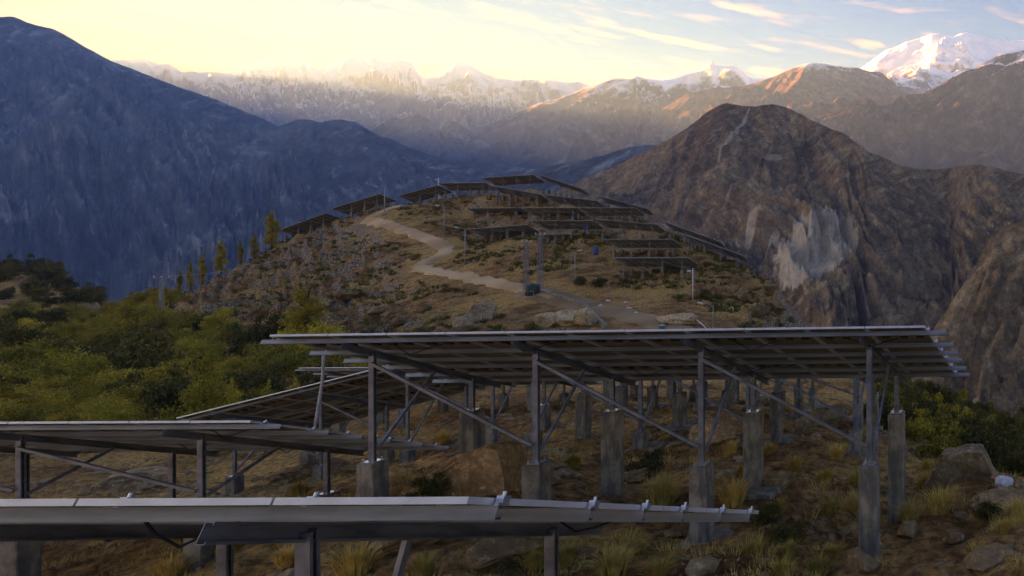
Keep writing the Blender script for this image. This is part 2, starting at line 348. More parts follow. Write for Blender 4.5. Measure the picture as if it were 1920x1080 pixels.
def _catmull(pts, k=14):
    out = []
    for i in range(len(pts) - 1):
        p = [pts[max(0, min(len(pts) - 1, i + j))] for j in (-1, 0, 1, 2)]
        for t in np.linspace(0, 1, k, endpoint=False):
            out.append(.5 * ((2 * p[1]) + (p[2] - p[0]) * t + (2 * p[0] - 5 * p[1] + 4 * p[2] - p[3]) * t * t + (-p[0] + 3 * p[1] - 3 * p[2] + p[3]) * t ** 3))
    out.append(pts[-1]); return np.array(out)
road_xy = _catmull([np.array(P(*q)[:2]) for q in ROAD]); yard_xy = _catmull([np.array(P(*q)[:2]) for q in YARD])
_flat = np.concatenate([road_xy[::4], yard_xy[::3]])
_flatr = np.concatenate([np.full(len(road_xy[::4]), 3.0), np.full(len(yard_xy[::3]), 7.0)])
def base_z(x, y):
    y = np.maximum(np.asarray(y, float), 1.25); x = np.asarray(x, float)
    a = np.clip((x / y - A0) / (A1 - A0) * (NA - 1), 0, NA - 1.001); b = np.clip((np.log(y) - B0) / (B1 - B0) * (NB - 1), 0, NB - 1.001)
    i = a.astype(int); j = b.astype(int); fa = a - i; fb = b - j
    v = (_G[i, j] * (1 - fa) + _G[i + 1, j] * fa) * (1 - fb) + (_G[i, j + 1] * (1 - fa) + _G[i + 1, j + 1] * fa) * fb
    return v * y
def detail_z(x, y):
    x = np.asarray(x, float); y = np.asarray(y, float)
    near = np.clip((60 - y) / 25, 0, 1); px = CX + x / np.maximum(y, 1.25) * F
    d = near * (.16 * fbm(x * .55, y * .55, 4, 3) + .05 * fbm(x * 2.6, y * 2.6, 4, 5) + .10 * (ridged(x * .9, y * .9, 4, 11) - .45))
    far = 1 - near
    flank = np.clip((840 - px) / 220, 0, 1) * np.clip((y - 70) / 15, 0, 1) * np.clip((150 - y) / 12, 0, 1)
    cliff = np.clip((px - 1330) / 110, 0, 1) * np.clip((y - 80) / 12, 0, 1)
    rr = (x * .82 + y * .57); ss = (-x * .57 + y * .82)
    strata = ridged(rr * .045, ss * .24, 6, 21) - .5
    d = d + far * (.75 * fbm(x / 9, y / 9, 5, 31) + .38 * fbm(x / 2.2, y / 2.2, 4, 41))
    d = d + flank * (3.4 * strata + 1.6 * (ridged(x / 3.5, y / 3.5, 5, 51) - .5))
    d = d + cliff * (2.2 * (ridged(x / 7, y / 7, 6, 61) - .5) + 1.0 * (ridged(x / 2.2, y / 2.2, 4, 66) - .5))
    return d
def ground(x, y):
    x = np.asarray(x, float); y = np.asarray(y, float)
    d = detail_z(x, y)
    sh = x.shape; xf, yf = np.atleast_1d(x).ravel(), np.atleast_1d(y).ravel()
    k = np.ones(xf.shape); m = (yf > 62) & (yf < 155)
    if m.any():
        idx = np.nonzero(m)[0]
        for s in range(0, len(idx), 40000):
            ii = idx[s:s + 40000]
            q = np.sqrt((xf[ii, None] - _flat[None, :, 0]) ** 2 + (yf[ii, None] - _flat[None, :, 1]) ** 2) - _flatr[None]
            k[ii] = np.clip(q.min(1) / 4.0, 0.0, 1)
    return base_z(x, y) + d * k.reshape(sh if sh else (1,)).reshape(sh)
def gz(x, y): return float(ground(np.array([x]), np.array([y]))[0])

M_SOIL = ground_mat()
NU, NV = 760, 560
_u = np.linspace(A0 + .002, A1 - .002, NU); _v = np.exp(np.linspace(B0 + .002, B1 - .002, NV))
_U, _V = np.meshgrid(_u, _v, indexing='ij'); _X = (_U * _V).ravel(); _Y = _V.ravel()
g_obj = grid_mesh('ground', np.stack([_X, _Y, ground(_X, _Y)], 1), NU, NV, M_SOIL)
tag(g_obj, kind='structure')

def strip(name, line, width, mat_, off, nw=9, rag=.35):
    t = np.gradient(line, axis=0); t /= np.linalg.norm(t, axis=1)[:, None]; nrm = np.stack([t[:, 1], -t[:, 0]], 1)
    V = []
    for i, p in enumerate(line):
        wl = width * (1 + rag * float(pn(i * .21, 3.3))); wr = width * (1 + rag * float(pn(i * .21, 8.1)))
        for k in np.linspace(-1, 1, nw):
            q = p + nrm[i] * k * (wr if k > 0 else wl) * .5
            V.append((q[0], q[1], 0))
    V = np.array(V); e = np.abs(np.tile(np.linspace(-1, 1, nw), len(line)))
    V[:, 2] = ground(V[:, 0], V[:, 1]) + off * (1 - e ** 3 * 1.3) + .16 * e * fbm(V[:, 0] * .9, V[:, 1] * .9, 3, 91) - .2 * (e > .99)
    o = grid_mesh(name, V, len(line), nw, mat_); tag(o, kind='structure'); return o
M_ROAD = dust_mat('road_dust', (.27, .145, .068), (.41, .24, .12))
M_YARD = dust_mat('yard_gravel', (.145, .078, .036), (.23, .135, .068))
strip('road', road_xy, 2.6, M_ROAD, .22, 13, .5)
strip('gravel_yard', yard_xy, 4.2, M_YARD, .18, 15, .25)

# ------------------------------------------------------------------ mountains: each a ridge with a gullied front and a back
def mountain(name, prof, D, length, foot, mt, amp, gul, seed, back=None, jag=0.0, step=3.0, nv=150, power=.85, spur=0.0, dirn=None, fine=.16):
    pr = np.array(prof, float)
    px = np.arange(pr[0, 0], pr[-1, 0] + .1, step); nu = len(px)
    py = np.interp(px, pr[:, 0], pr[:, 1])
    Dv = np.interp(px, pr[:, 0], pr[:, 2]) if pr.shape[1] > 2 else np.full(nu, float(D))
    k = np.array([.25, .5, .25]); py2 = np.convolve(np.pad(py, 1, 'edge'), k, 'valid')
    X = (px - CX) / F * Dv; Z = (CY - py2) / F * Dv; Yr = Dv.copy()
    Z = Z + .4 * jag * (fbm(X / (jag * 16 + 1), np.zeros(nu) + seed + .37, 6, seed, .6))
    hd = np.stack([-X, -Yr], 1); hd /= np.linalg.norm(hd, axis=1)[:, None]
    if dirn is not None: hd = np.tile(np.array(dirn) / np.linalg.norm(dirn), (nu, 1))
    nb = 26; back = back or length * .6
    vs = np.concatenate([-np.linspace(1, 0, nb, endpoint=False) * back, np.linspace(0, 1, nv) ** 1.15 * length])
    NVv = len(vs); V = np.zeros((nu, NVv, 3))
    for j, v in enumerate(vs):
        V[:, j, 0] = X + hd[:, 0] * v; V[:, j, 1] = Yr + hd[:, 1] * v
        t = abs(v) / (length if v > 0 else back)
        V[:, j, 2] = Z - (Z - foot) * (1 - (1 - t) ** (1 / power) if v > 0 else t)
    t = np.clip(vs / length, 0, 1)[None]; x, y = V[..., 0], V[..., 1]
    lat = np.cumsum(np.concatenate([[0], np.hypot(np.diff(X), np.diff(Yr))]))[:, None] + 0 * vs[None]
    w = np.clip(np.abs(vs)[None] / (length * .22), 0, 1) ** .8
    wx = fbm(x / (gul * 2.2), y / (gul * 2.2), 4, seed + 7) * gul * 1.3
    lo = ridged((lat + wx) / gul, vs[None] / (gul * 2.4) + 0 * lat, 6, seed + 1, .55) - .5
    hi = ridged((x + .6 * wx) / (gul * .42), y / (gul * .42), 6, seed + 3, .55) - .5
    sg = np.tanh((lat - lat[int(np.argmax(Z)), 0]) / (length * .25)); ac = lat - sg * vs[None] * .85 + wx * .35
    rib = ridged(ac / (gul * .55), vs[None] / (gul * 5) + 0 * lat, 5, seed + 9, .6) - .62
    V[..., 2] += w * amp * .9 * rib
    V[..., 2] += w * amp * .6 * ((lo - .22) + (hi - .12) * fine * 2)
    if spur: V[..., 2] += w * spur * (ridged((lat + wx * 1.5) / (gul * 4), vs[None] / (gul * 9) + 0 * lat, 3, seed + 5) - .5)
    o = grid_mesh(name, V.reshape(-1, 3), nu, NVv, mt); tag(o, kind='structure'); return o

DARK = ((.115, .064, .028), (.19, .112, .052), (.30, .195, .10))
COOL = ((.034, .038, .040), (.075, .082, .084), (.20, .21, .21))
WARM = ((.060, .046, .038), (.095, .068, .050), (.15, .108, .080))
GREY = ((.16, .145, .13), (.24, .22, .20), (.36, .34, .32))
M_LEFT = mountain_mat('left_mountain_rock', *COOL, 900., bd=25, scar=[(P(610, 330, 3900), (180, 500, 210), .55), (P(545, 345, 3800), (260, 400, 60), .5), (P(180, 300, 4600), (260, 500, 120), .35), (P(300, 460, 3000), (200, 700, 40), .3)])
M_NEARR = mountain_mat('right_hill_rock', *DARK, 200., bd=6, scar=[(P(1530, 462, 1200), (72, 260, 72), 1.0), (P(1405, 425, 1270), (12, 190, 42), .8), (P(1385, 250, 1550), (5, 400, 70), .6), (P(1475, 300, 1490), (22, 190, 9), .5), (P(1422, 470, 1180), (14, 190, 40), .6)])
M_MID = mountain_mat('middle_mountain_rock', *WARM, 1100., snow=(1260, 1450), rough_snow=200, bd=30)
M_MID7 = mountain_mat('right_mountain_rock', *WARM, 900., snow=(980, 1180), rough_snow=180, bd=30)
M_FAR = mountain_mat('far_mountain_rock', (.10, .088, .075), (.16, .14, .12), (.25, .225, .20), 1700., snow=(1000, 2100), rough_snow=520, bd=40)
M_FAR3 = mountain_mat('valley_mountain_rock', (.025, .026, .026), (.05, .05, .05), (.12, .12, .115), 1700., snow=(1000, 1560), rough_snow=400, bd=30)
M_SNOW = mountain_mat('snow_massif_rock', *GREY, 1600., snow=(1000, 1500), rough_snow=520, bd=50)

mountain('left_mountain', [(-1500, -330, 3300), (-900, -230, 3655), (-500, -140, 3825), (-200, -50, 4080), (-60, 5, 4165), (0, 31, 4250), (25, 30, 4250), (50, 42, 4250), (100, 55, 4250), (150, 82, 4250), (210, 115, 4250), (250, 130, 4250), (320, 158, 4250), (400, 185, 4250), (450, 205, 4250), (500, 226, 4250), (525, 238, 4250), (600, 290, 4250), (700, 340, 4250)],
         4250, 4760, -420, M_LEFT, 357, 595, 3, back=2975, jag=12, spur=298)  # unseen left end raised to keep the low sun off the near ground
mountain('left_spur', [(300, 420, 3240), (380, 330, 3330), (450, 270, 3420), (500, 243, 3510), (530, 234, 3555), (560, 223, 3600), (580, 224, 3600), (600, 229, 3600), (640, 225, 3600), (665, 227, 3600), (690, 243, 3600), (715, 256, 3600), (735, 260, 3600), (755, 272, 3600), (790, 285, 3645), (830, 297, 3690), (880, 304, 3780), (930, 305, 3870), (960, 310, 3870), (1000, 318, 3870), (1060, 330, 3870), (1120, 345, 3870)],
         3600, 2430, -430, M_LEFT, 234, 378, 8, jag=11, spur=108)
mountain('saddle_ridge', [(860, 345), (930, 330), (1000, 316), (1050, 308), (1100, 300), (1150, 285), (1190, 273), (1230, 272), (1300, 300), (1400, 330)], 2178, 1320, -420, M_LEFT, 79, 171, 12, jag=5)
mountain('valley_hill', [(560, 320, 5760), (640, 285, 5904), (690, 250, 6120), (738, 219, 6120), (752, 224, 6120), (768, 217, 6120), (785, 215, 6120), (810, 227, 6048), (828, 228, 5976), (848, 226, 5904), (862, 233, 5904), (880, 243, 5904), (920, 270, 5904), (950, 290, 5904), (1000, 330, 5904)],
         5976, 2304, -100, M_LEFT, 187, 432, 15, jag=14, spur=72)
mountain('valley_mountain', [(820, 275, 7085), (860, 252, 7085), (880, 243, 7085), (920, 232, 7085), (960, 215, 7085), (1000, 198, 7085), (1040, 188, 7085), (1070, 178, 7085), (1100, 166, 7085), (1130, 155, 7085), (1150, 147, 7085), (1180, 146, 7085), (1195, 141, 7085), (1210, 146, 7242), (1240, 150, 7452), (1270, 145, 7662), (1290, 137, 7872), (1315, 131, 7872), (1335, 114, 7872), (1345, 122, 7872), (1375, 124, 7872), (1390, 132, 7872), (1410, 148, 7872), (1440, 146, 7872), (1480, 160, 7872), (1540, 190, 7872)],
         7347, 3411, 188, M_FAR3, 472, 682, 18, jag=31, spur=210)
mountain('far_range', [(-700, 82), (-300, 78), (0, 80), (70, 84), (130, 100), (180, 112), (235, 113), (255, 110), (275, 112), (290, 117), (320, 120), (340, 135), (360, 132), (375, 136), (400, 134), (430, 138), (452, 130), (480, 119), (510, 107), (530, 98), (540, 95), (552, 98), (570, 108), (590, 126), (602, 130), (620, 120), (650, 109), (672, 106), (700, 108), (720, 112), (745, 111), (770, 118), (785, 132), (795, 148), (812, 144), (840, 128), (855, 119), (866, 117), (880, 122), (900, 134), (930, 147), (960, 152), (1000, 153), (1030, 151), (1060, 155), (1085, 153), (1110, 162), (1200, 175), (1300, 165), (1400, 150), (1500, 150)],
         10400, 4700, 360, M_FAR, 620, 900, 22, jag=34, spur=330)  # hidden left end raised to shade the valley hills from the sun
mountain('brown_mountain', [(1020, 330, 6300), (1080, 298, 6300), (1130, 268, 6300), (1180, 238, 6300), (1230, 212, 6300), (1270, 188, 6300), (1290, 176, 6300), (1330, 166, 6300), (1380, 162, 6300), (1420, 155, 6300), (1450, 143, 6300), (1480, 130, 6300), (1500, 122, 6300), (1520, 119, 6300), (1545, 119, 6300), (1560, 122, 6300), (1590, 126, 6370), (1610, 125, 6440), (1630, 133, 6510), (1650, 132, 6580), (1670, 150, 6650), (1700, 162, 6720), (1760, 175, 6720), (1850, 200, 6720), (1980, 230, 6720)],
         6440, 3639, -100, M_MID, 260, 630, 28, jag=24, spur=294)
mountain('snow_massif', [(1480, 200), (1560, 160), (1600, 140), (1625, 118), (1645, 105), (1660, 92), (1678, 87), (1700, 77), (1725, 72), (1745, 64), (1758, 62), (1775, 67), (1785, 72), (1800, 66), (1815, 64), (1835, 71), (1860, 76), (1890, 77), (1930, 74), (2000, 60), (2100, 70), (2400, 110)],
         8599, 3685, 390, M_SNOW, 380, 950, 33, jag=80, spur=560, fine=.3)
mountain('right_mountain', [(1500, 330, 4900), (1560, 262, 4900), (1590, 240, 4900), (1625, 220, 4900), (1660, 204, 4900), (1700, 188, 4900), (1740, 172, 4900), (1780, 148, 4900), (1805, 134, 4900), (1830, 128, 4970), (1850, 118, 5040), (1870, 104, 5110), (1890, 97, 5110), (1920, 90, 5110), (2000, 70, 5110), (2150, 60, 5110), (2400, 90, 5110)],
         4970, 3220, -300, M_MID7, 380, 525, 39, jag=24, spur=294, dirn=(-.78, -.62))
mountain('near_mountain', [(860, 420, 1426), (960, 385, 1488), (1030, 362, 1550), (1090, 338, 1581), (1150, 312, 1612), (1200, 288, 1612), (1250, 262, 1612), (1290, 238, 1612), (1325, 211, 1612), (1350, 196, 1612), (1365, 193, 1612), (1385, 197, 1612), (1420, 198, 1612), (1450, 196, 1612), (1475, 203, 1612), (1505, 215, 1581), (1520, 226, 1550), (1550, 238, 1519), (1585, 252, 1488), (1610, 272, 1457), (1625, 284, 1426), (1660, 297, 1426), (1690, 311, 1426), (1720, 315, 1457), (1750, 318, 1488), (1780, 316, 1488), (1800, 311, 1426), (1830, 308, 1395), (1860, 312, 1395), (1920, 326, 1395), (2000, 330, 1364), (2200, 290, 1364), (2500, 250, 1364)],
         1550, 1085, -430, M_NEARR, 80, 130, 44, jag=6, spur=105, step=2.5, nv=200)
mountain('canyon_cliff', [(1560, 800, 675), (1700, 720, 712), (1735, 680, 735), (1750, 620, 750), (1790, 560, 765), (1830, 500, 780), (1860, 440, 788), (1890, 424, 788), (1920, 414, 788), (2000, 400, 788), (2200, 380, 788), (2500, 350, 788)],
         750, 487, -420, M_NEARR, 67, 82, 51, jag=9, step=2.5, nv=150)
# valley floor out to the horizon
_gx2 = np.linspace(-31500, 21500, 160); _gy2 = np.linspace(-15500, 26500, 130)
_XX, _YY = np.meshgrid(_gx2, _gy2, indexing='ij')
vf = grid_mesh('valley_floor', np.stack([_XX.ravel(), _YY.ravel(), -440 + 20 * fbm(_XX.ravel() / 4000, _YY.ravel() / 4000, 3, 71)], 1), 160, 130, M_LEFT); tag(vf, kind='structure')

# ------------------------------------------------------------------ air
HAZE_DENSITY = 8.2e-5
def haze():
    x0, x1, y0, y1, z0, z1 = -32000, 22000, -16000, 27000, -470, 2500
    me = bpy.data.meshes.new('haze')
    v = [(x, y, z) for z in (z0, z1) for y in (y0, y1) for x in (x0, x1)]
    me.from_pydata(v, [], [(0, 2, 3, 1), (4, 5, 7, 6), (0, 1, 5, 4), (2, 6, 7, 3), (0, 4, 6, 2), (1, 3, 7, 5)])
    m = bpy.data.materials.new('haze_air'); m.use_nodes = True; nt = m.node_tree; nt.nodes.clear()
    out = N(nt, 'ShaderNodeOutputMaterial'); pv = N(nt, 'ShaderNodeVolumePrincipled')
    pv.inputs['Color'].default_value = (.19, .50, 1.0, 1); pv.inputs['Absorption Color'].default_value = (1, 1, 1, 1); pv.inputs['Density'].default_value = HAZE_DENSITY; pv.inputs['Anisotropy'].default_value = .34
    L(nt, pv.outputs[0], out.inputs['Volume']); me.materials.append(m)
    o = bpy.data.objects.new('haze', me); C.objects.link(o); tag(o, kind='stuff')
haze()

# ------------------------------------------------------------------ object materials
M_ALU = simple('anodised_frame', (.60, .57, .52), (.72, .69, .64), 3, .35, .35, .05, .001)
M_STEEL = simple('galvanised_steel', (.15, .165, .17), (.28, .30, .31), 9, .45, .35, .1, .002)
M_BOLT = simple('zinc_bolt', (.5, .52, .54), (.7, .72, .74), 20, .3, .9, 0)
M_CONC = None
def concrete():
    m, nt, b = mat('cast_concrete')
    oi = N(nt, 'ShaderNodeObjectInfo'); geo = N(nt, 'ShaderNodeNewGeometry'); pos = geo.outputs['Position']
    n = noise(nt, 3.0, 8, .65, vec=pos); f = noise(nt, 28, 6, .7, vec=pos); st = noise(nt, 2.2, 5, .6, vec=pos, sx=(2.5, 2.5, .5))
    col = mixc(nt, sstep(nt, n, .3, .7), (.09, .072, .050), (.22, .18, .13))
    col = mixc(nt, val(nt, 'MULTIPLY', sstep(nt, st, .46, .6), .8), col, (.065, .06, .054))
    col = mixc(nt, val(nt, 'MULTIPLY', sstep(nt, noise(nt, 1.3, 4, .6, vec=pos), .56, .7), .5), col, (.20, .135, .075))
    col = mixc(nt, .5, col, mixc(nt, oi.outputs['Random'], (.65, .65, .65), (1.3, 1.25, 1.2)), 'MULTIPLY')
    L(nt, mixc(nt, 1.0, col, (ALB, ALB, ALB), 'MULTIPLY'), b.inputs['Base Color']); b.inputs['Roughness'].default_value = .93; b.inputs['Specular IOR Level'].default_value = .2
    bump(nt, b, val(nt, 'ADD', n, val(nt, 'MULTIPLY', f, .5)), .5, .02)
    return m
M_CONC = concrete()
def glass_cells(back):
    m, nt, b = mat('backsheet' if back else 'solar_glass')
    tc = N(nt, 'ShaderNodeTexCoord'); sp = N(nt, 'ShaderNodeSeparateXYZ'); L(nt, tc.outputs['Object'], sp.inputs[0])
    def lines(s, pitch, w):
        q = val(nt, 'FRACT', val(nt, 'ADD', val(nt, 'DIVIDE', s, pitch), 50.5)); q = val(nt, 'ABSOLUTE', val(nt, 'SUBTRACT', q, .5))
        return sstep(nt, q, .5 - w, .5 - w * .5)
    g = val(nt, 'MAXIMUM', lines(sp.outputs[0], .162, .035), lines(sp.outputs[1], .163, .035))
    n = noise(nt, 1.3, 5, .6)
    if back:
        base = mixc(nt, sstep(nt, n, .35, .65), (.095, .072, .044), (.14, .108, .066))
        col = mixc(nt, val(nt, 'MULTIPLY', g, .45), base, (.26, .21, .15)); b.inputs['Roughness'].default_value = .45
    else:
        col = mixc(nt, g, (.012, .016, .035), (.2, .2, .22)); b.inputs['Roughness'].default_value = .12
    L(nt, mixc(nt, 1.0, col, (ALB, ALB, ALB), 'MULTIPLY'), b.inputs['Base Color'])
    return m
M_BACK, M_GLASS = glass_cells(True), glass_cells(False)
M_BLACK = simple('black_plastic', (.012, .012, .012), (.02, .02, .02), 9, .5, 0, 0)
M_WHITE = simple('white_paint', (.62, .62, .60), (.74, .74, .72), 4, .5, 0, .1)
M_POLE = simple('lamp_pole_paint', (.30, .31, .31), (.42, .43, .43), 4, .5, .3, .1)
M_BLUE = simple('blue_plastic', (.02, .085, .30), (.03, .11, .38), 3, .4, 0, .05)
M_GREEN = simple('green_tank_paint', (.010, .035, .030), (.02, .055, .045), 4, .5, 0, .1)
M_TEAL = simple('teal_plastic', (.01, .11, .11), (.02, .16, .15), 3, .4, 0, .05)
M_PIPE = simple('pale_conduit', (.45, .42, .38), (.58, .55, .50), 6, .5, 0, .1)
M_CLOTH = simple('white_sacking', (.55, .55, .54), (.78, .78, .77), 5, .8, 0, .5, .03)
M_ORANGE = simple('orange_cloth', (.5, .12, .03), (.62, .18, .05), 5, .8, 0, .2)
def rock_mat(name, a, b_, c, sc_=1.0):
    m, nt, b = mat(name)
    oi = N(nt, 'ShaderNodeObjectInfo'); geo = N(nt, 'ShaderNodeNewGeometry'); pos = geo.outputs['Position']
    n = noise(nt, 1.1 * sc_, 8, .65, vec=pos, dist=.4); f = noise(nt, 9 * sc_, 8, .7, vec=pos)
    col = mixc(nt, sstep(nt, n, .33, .62), a, b_)
    col = mixc(nt, sstep(nt, f, .56, .68), col, c)
    col = mixc(nt, .6, col, mixc(nt, sstep(nt, f, .3, .7), (.4, .4, .4), (1.35, 1.35, 1.35)), 'MULTIPLY')
    col = mixc(nt, .6, col, mixc(nt, oi.outputs['Random'], (.7, .7, .72), (1.25, 1.15, 1.05)), 'MULTIPLY')
    L(nt, mixc(nt, 1.0, col, (ALB, ALB, ALB), 'MULTIPLY'), b.inputs['Base Color']); b.inputs['Roughness'].default_value = .95; b.inputs['Specular IOR Level'].default_value = .15
    bump(nt, b, val(nt, 'ADD', n, val(nt, 'MULTIPLY', f, .35)), .9, .08 / sc_)
    return m
M_ROCK = rock_mat('brown_rock', (.105, .055, .024), (.20, .112, .052), (.28, .175, .092))
M_TAN = rock_mat('tan_rock', (.20, .115, .058), (.36, .235, .13), (.42, .31, .20), .5)
M_WARM = rock_mat('warm_brown_rock', (.17, .088, .038), (.30, .165, .075), (.38, .24, .12))
M_PALE = rock_mat('pale_rock', (.13, .078, .038), (.24, .150, .078), (.34, .23, .13), .8)

# ------------------------------------------------------------------ object helpers
class MB:
    """collects boxes, bars and tubes into one mesh"""
    def __init__(s): s.v = []; s.f = []; s.m = []
    def add(s, vs, fs, mi=0):
        k = len(s.v); s.v += [tuple(q) for q in vs]; s.f += [tuple(i + k for i in q) for q in fs]; s.m += [mi] * len(fs)
    def box(s, x0, x1, y0, y1, z0, z1, mi=0):
        s.add([(x, y, z) for z in (z0, z1) for y in (y0, y1) for x in (x0, x1)],
              [(0, 2, 3, 1), (4, 5, 7, 6), (0, 1, 5, 4), (2, 6, 7, 3), (0, 4, 6, 2), (1, 3, 7, 5)], mi)
    def tube(s, pts, r, n=8, mi=0, caps=True):
        pts = [Vector(p) for p in pts]; k = len(s.v); rs = r if isinstance(r, (list, tuple)) else [r] * len(pts)
        for i, p in enumerate(pts):
            t = (pts[min(i + 1, len(pts) - 1)] - pts[max(i - 1, 0)]).normalized()
            a = t.orthogonal().normalized() if i == 0 else (prev - t * prev.dot(t)).normalized()
            prev = a; b = t.cross(a)
            for q in range(n):
                w = 2 * math.pi * q / n; s.v.append(tuple(p + (a * math.cos(w) + b * math.sin(w)) * rs[i]))
        for i in range(len(pts) - 1):
            for q in range(n):
                s.f.append((k + i * n + q, k + i * n + (q + 1) % n, k + (i + 1) * n + (q + 1) % n, k + (i + 1) * n + q)); s.m.append(mi)
        if caps:
            s.f.append(tuple(k + q for q in range(n))[::-1]); s.f.append(tuple(k + (len(pts) - 1) * n + q for q in range(n))); s.m += [mi, mi]
    def mesh(s, name, mats, smooth=False):
        me = bpy.data.meshes.new(name); me.from_pydata(s.v, [], s.f)
        for m in (mats if isinstance(mats, (list, tuple)) else [mats]): me.materials.append(m)
        me.polygons.foreach_set('material_index', np.array(s.m, np.int32))
        if smooth: me.polygons.foreach_set('use_smooth', np.ones(len(s.f), bool))
        me.update(); return me
def put(name, me, parent=None, loc=None, mtx=None, scale=None):
    o = bpy.data.objects.new(name, me); C.objects.link(o)
    if parent is not None: o.parent = parent
    if mtx is not None: o.matrix_local = mtx
    elif loc is not None: o.location = loc
    if scale is not None: o.scale = scale
    return o
def empty(name, loc, label, cat, group=None):
    o = bpy.data.objects.new(name, None); C.objects.link(o); o.location = loc; o.empty_display_size = .2
    return tag(o, label, cat, group)
def frame(x, y, z, o):                                   # matrix from three axes and an origin
    m = Matrix((x, y, z)).transposed().to_4x4(); m.translation = o; return m
def along(a, b, up=Vector((0, 0, 1))):                   # local x from a to b
    x = (b - a).normalized(); y = up.cross(x)
    y = y.normalized() if y.length > 1e-4 else Vector((0, 1, 0)); return frame(x, y, x.cross(y), a)

# ---- shared meshes of the solar tables (lengths run along x or z and are scaled)
def panel_mesh(w=.985, l=1.985, t=.035, b=.03):
    m = MB()
    m.box(-w/2, w/2, -l/2, -l/2+b, -t, 0, 0); m.box(-w/2, w/2, l/2-b, l/2, -t, 0, 0)
    m.box(-w/2, -w/2+b, -l/2+b, l/2-b, -t, 0, 0); m.box(w/2-b, w/2, -l/2+b, l/2-b, -t, 0, 0)
    x, y = w/2-b, l/2-b
    m.add([(-x, -y, -.003), (x, -y, -.003), (x, y, -.003), (-x, y, -.003)], [(0, 1, 2, 3)], 1)
    m.add([(-x, -y, -.010), (x, -y, -.010), (x, y, -.010), (-x, y, -.010)], [(3, 2, 1, 0)], 2)
    return m.mesh('panel', [M_ALU, M_GLASS, M_BACK])
def channel(name, w, h, t, axis='x', lip=True):          # C section, one unit long
    m = MB()
    def bx(a0, a1, b0, b1):
        if axis == 'x': m.box(0, 1, a0, a1, b0, b1)
        else: m.box(a0, a1, b0, b1, 0, 1)
    bx(-w/2, -w/2+t, -h/2, h/2); bx(-w/2+t, w/2, -h/2, -h/2+t); bx(-w/2+t, w/2, h/2-t, h/2)
    if lip:
        bx(w/2-t, w/2, -h/2+t, -h/2+t+.012); bx(w/2-t, w/2, h/2-t-.012, h/2-t)
    return m.mesh(name, M_STEEL)
ME_PANEL = panel_mesh(); ME_RAIL = channel('rail', .045, .072, .004); ME_RAFT = channel('rafter', .05, .11, .005)
ME_POST = channel('post', .09, .06, .006, 'z'); ME_BRACE = channel('brace', .035, .05, .004)
def _jb():
    m = MB(); m.box(-.06, .06, -.05, .05, -.026, 0); m.box(-.035, .035, -.07, -.05, -.02, -.004); return m.mesh('junction_box', M_BLACK)
def _clamp():
    m = MB(); m.box(-.02, .02, -.025, .025, -.03, .008); m.tube([(0, 0, .008), (0, 0, .03)], .009, 6, 0); m.box(-.012, .012, -.04, .04, -.042, -.03); return m.mesh('clamp', M_BOLT)
def _plate():
    m = MB(); m.box(-.11, .11, -.10, .10, 0, .012)
    for x in (-.085, .085):
        for y in (-.075, .075): m.tube([(x, y, .012), (x, y, .06)], .012, 6)
    return m.mesh('base_plate', M_BOLT)
def _pier(k, w=.30):                                     # cast on site: slightly off square, worn corners
    r = random.Random(k); bm = bmesh.new(); bmesh.ops.create_cube(bm, size=1)
    for v in bm.verts: v.co = Vector((v.co.x * w, v.co.y * w, v.co.z - .5))
    bmesh.ops.subdivide_edges(bm, edges=[e for e in bm.edges if abs(e.verts[0].co.z - e.verts[1].co.z) > .5], cuts=4)
    bmesh.ops.bevel(bm, geom=[e for e in bm.edges if abs(e.verts[0].co.z - e.verts[1].co.z) > .1 or e.verts[0].co.z > -.01 and e.verts[1].co.z > -.01], offset=.012, segments=1, affect='EDGES')
    for v in bm.verts: v.co.x += r.uniform(-.006, .006); v.co.y += r.uniform(-.006, .006)
    me = bpy.data.meshes.new('pier'); bm.to_mesh(me); bm.free(); me.materials.append(M_CONC); return me
def _foot(k):
    r = random.Random(90 + k); m = MB(); p = [(x * .40 + r.uniform(-.06, .06), y * .40 + r.uniform(-.06, .06)) for x, y in ((-1, -1), (1, -1), (1, 1), (-1, 1))]
    m.add([(*q, -.3) for q in p] + [(q[0] * .97, q[1] * .97, .05 + r.uniform(-.015, .015)) for q in p], [(3, 2, 1, 0), (4, 5, 6, 7), (0, 1, 5, 4), (1, 2, 6, 5), (2, 3, 7, 6), (3, 0, 4, 7)])
    return m.mesh('footing', M_CONC)
ME_JB, ME_CLAMP, ME_PLATE = _jb(), _clamp(), _plate()
ME_PIERS = [_pier(i) for i in range(4)]; ME_FOOTS = [_foot(i) for i in range(3)]
ME_WIRE = []
for k in range(3):
    m = MB(); r = random.Random(k); m.tube([(-.45, 0, -.02), (-.28, .01, -.07 - .04 * k), (-.12, .03, -.16 - .03 * k), (.05, .02, -.13), (.25, 0, -.06), (.42, 0, -.02)], .009, 5); ME_WIRE.append(m.mesh('cable', M_BLACK))
SS = [.22, 1.05, 1.70, 2.30, 3.05, 3.72]

